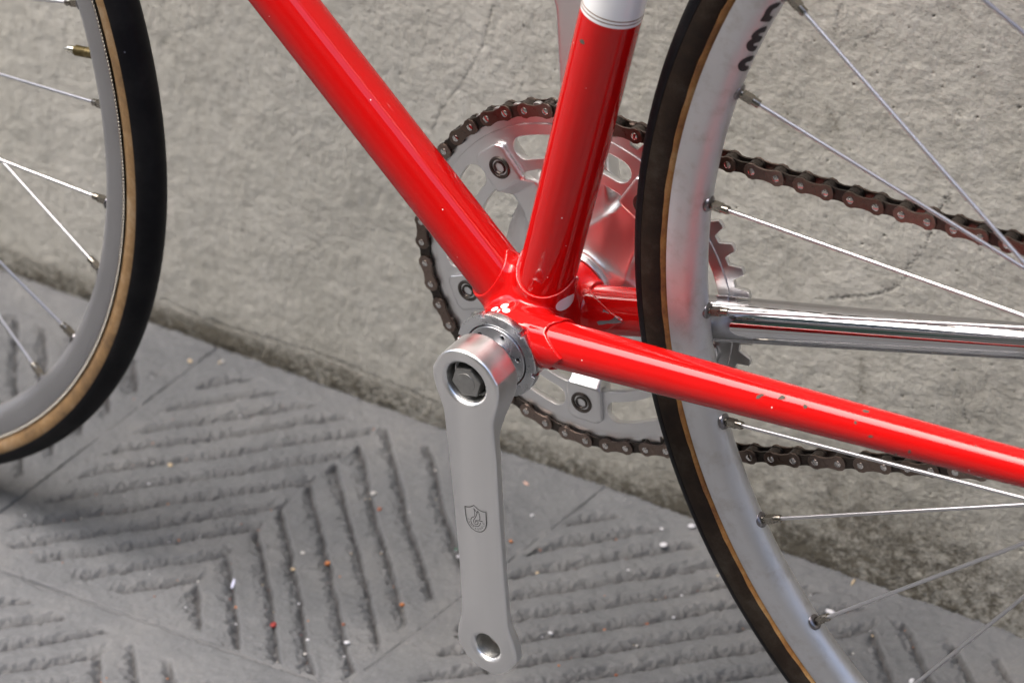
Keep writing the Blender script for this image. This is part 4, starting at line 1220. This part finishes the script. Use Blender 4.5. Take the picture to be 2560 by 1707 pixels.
LITTER = [  # x, y, half sizes, turn, colour, name, label, category
    (-239.6, 11.7, (7.2, 1.3, .7), -62, 'lilac', 'paper_stick', 'thin bluish white paper stick lying across a groove in the paving', 'paper scrap'),
    (-195.8, -3.6, (2.6, 3.2, 1.6), 20, 'red', 'leaf_scrap', 'bright red scrap at the lower end of a groove, the only red piece that large', 'leaf scrap'),
    (-202.8, 60.2, (3.0, 2.5, 1.9), 0, 'orange', 'crumb', 'largest orange crumb, halfway along a groove left of the hanging crank arm', 'crumb'),
    (-218.0, 44.5, (2.0, 1.9, 1.3), 40, 'beige', 'crumb', 'beige crumb in the groove just left of the largest orange crumb', 'crumb'),
    (-220.9, 58.5, (2.0, 1.7, .6), 0, 'pale', 'stone_flake', 'pale stone flake on the flat ridge left of the largest orange crumb', 'stone flake'),
    (-353.0, 86.0, (2.4, 2.0, 1.4), 10, 'beige', 'pebble', 'beige pebble on the paving just below the front tyre', 'pebble'),
    (-166.8, -6.8, (1.8, 1.5, 1.0), 0, 'white', 'pebble', 'tiny white pebble at the low end of a groove right of the red scrap', 'pebble'),
    (-204.9, 118.3, (2.1, 2.6, 1.2), 15, 'rust', 'crumb', 'rusty orange crumb high in the grooves under the white pebble', 'crumb'),
    (-218.1, 130.5, (2.7, 2.2, 1.5), 30, 'pale', 'pebble', 'whitish pebble at the top end of the grooves left of the crank arm', 'pebble'),
    (-137.2, 49.6, (2.2, 2.2, 1.3), 0, 'orange', 'crumb', 'orange crumb in the pointed end of a groove close to the crank arm', 'crumb'),
    (-145.2, 3.2, (2.8, 2.1, 1.5), 10, 'white', 'pebble', 'largest white pebble left of the pedal hole of the crank arm', 'pebble'),
    (-156.8, 15.5, (1.5, 1.6, 1.0), 0, 'rust', 'crumb', 'small rusty crumb directly above the largest white pebble', 'crumb'),
    (-136.9, 109.3, (1.9, 1.6, 1.1), 0, 'white', 'pebble', 'white pebble touching the left edge of the crank arm', 'pebble'),
    (-141.0, 113.6, (2.0, 1.3, .9), 0, 'green', 'glass_chip', 'dark green chip touching the left edge of the crank arm', 'glass chip'),
    (-113.7, 134.7, (2.2, 1.7, 1.1), 0, 'orange', 'crumb', 'orange crumb just right of the crank arm on smooth paving', 'crumb'),
    (-115.5, 163.6, (2.0, 1.8, 1.2), 0, 'white', 'pebble', 'white pebble on smooth paving between crank arm and wall', 'pebble'),
    (-28.2, 180.9, (3.3, 3.0, .7), 0, 'white', 'paper_dot', 'round white paper dot lying on the grooves left of the rear tyre', 'paper scrap'),
    (-36.7, 193.0, (1.8, 1.6, .9), 0, 'white', 'pebble', 'small white pebble next to the round paper dot, on the wall side', 'pebble'),
    (-44.9, 73.7, (2.1, 1.7, 1.2), 0, 'white', 'pebble', 'white pebble in a groove right of the lower end of the crank arm', 'pebble'),
    (-22.6, 204.9, (3.2, 2.3, 1.4), 15, 'white', 'paper_scrap', 'crumpled white paper scrap at the wall foot left of the rear tyre', 'paper scrap'),
    (88.4, 178.5, (5.6, 2.6, .7), -8, 'white', 'paper_scrap', 'oval white paper scrap behind the nipple of a low spoke', 'paper scrap'),
    (157.1, 144.9, (2.0, 3.2, .9), 0, 'white', 'paper_scrap', 'upright white paper scrap behind the lowest spokes, inside the rear wheel', 'paper scrap'),
    (89.5, 208.0, (1.0, 5.5, 1.0), 4, 'beige', 'twig', 'short pale twig against the wall foot behind the spokes', 'twig'),
    (-422.8, 188.5, (2.8, 2.3, 1.5), 0, 'beige', 'pebble', 'beige pebble by the wall foot right of the front tyre', 'pebble'),
    (-59.5, 24.0, (3.0, 1.6, 1.0), -10, 'black', 'tar_bit', 'black bit under the rounded lower end of the crank arm', 'tar bit'),
    (-91.8, 41.8, (2.2, 1.3, .9), 0, 'black', 'tar_bit', 'black bit left of the pedal hole, beside the crank arm', 'tar bit'),
    (-137.9, 190.3, (4.0, 1.8, .7), -15, 'pink', 'leaf_scrap', 'pinkish brown leaf scrap near the wall right of the crank arm', 'leaf scrap'),
]
for i, (x, y, sz, turn, col, nm, lab, cat_) in enumerate(LITTER):
    sz = tuple(v * .82 for v in sz)
    me = crumb_mesh(nm, sz, i + 3)
    o = obj(nm, me, None, cmat(col), loc=(x / 1000, y / 1000, (ground_z(x, y) + sz[2] * .55) / 1000), rot=(0, 0, math.radians(turn)))
    tag(o, lab, cat_)
# fine grit swept into the grooves: nobody could count it
gb_v, gb_f, gb_m = [], [], []
gr = np.random.default_rng(5)
cols = ['orange', 'rust', 'white', 'beige', 'pale', 'black', 'red']
protos = [crumb_mesh('grain', (1, .85, .7), 90 + k) for k in range(3)]
pv = [np.array([v.co[:] for v in p.vertices]) * 1000 for p in protos]; pf = [[tuple(f_.vertices) for f_ in p.polygons] for p in protos]
cand = GX[(GX[:, 0] > -430) & (GX[:, 0] < 230) & (GX[:, 1] > -110) & (GX[:, 1] < 212)]
low_ = cand[cand[:, 2] < -2.6]
for k in range(300):
    p = low_[gr.integers(len(low_))] if k < 240 else cand[gr.integers(len(cand))]
    s = float(np.clip(gr.lognormal(-.5, .45), .25, 1.35)); j = int(gr.integers(3))
    a = gr.uniform(0, 6.3); R2 = np.array([[math.cos(a), -math.sin(a), 0], [math.sin(a), math.cos(a), 0], [0, 0, 1]])
    n0 = len(gb_v)
    gb_v += list((pv[j] * s) @ R2.T + p + np.array([0, 0, s * .4]))
    gb_f += [tuple(q + n0 for q in f_) for f_ in pf[j]]
    gb_m += [int(gr.choice(7, p=[.22, .14, .2, .14, .14, .12, .04]))] * len(pf[j])
for p in protos: bpy.data.meshes.remove(p)
me = mesh('grit', np.array(gb_v), gb_f)
for c in cols: me.materials.append(cmat(c))
me.polygons.foreach_set('material_index', gb_m)
tag(obj('grit', me), 'fine orange, white and dark grit swept into the paving grooves', 'grit', kind='stuff')
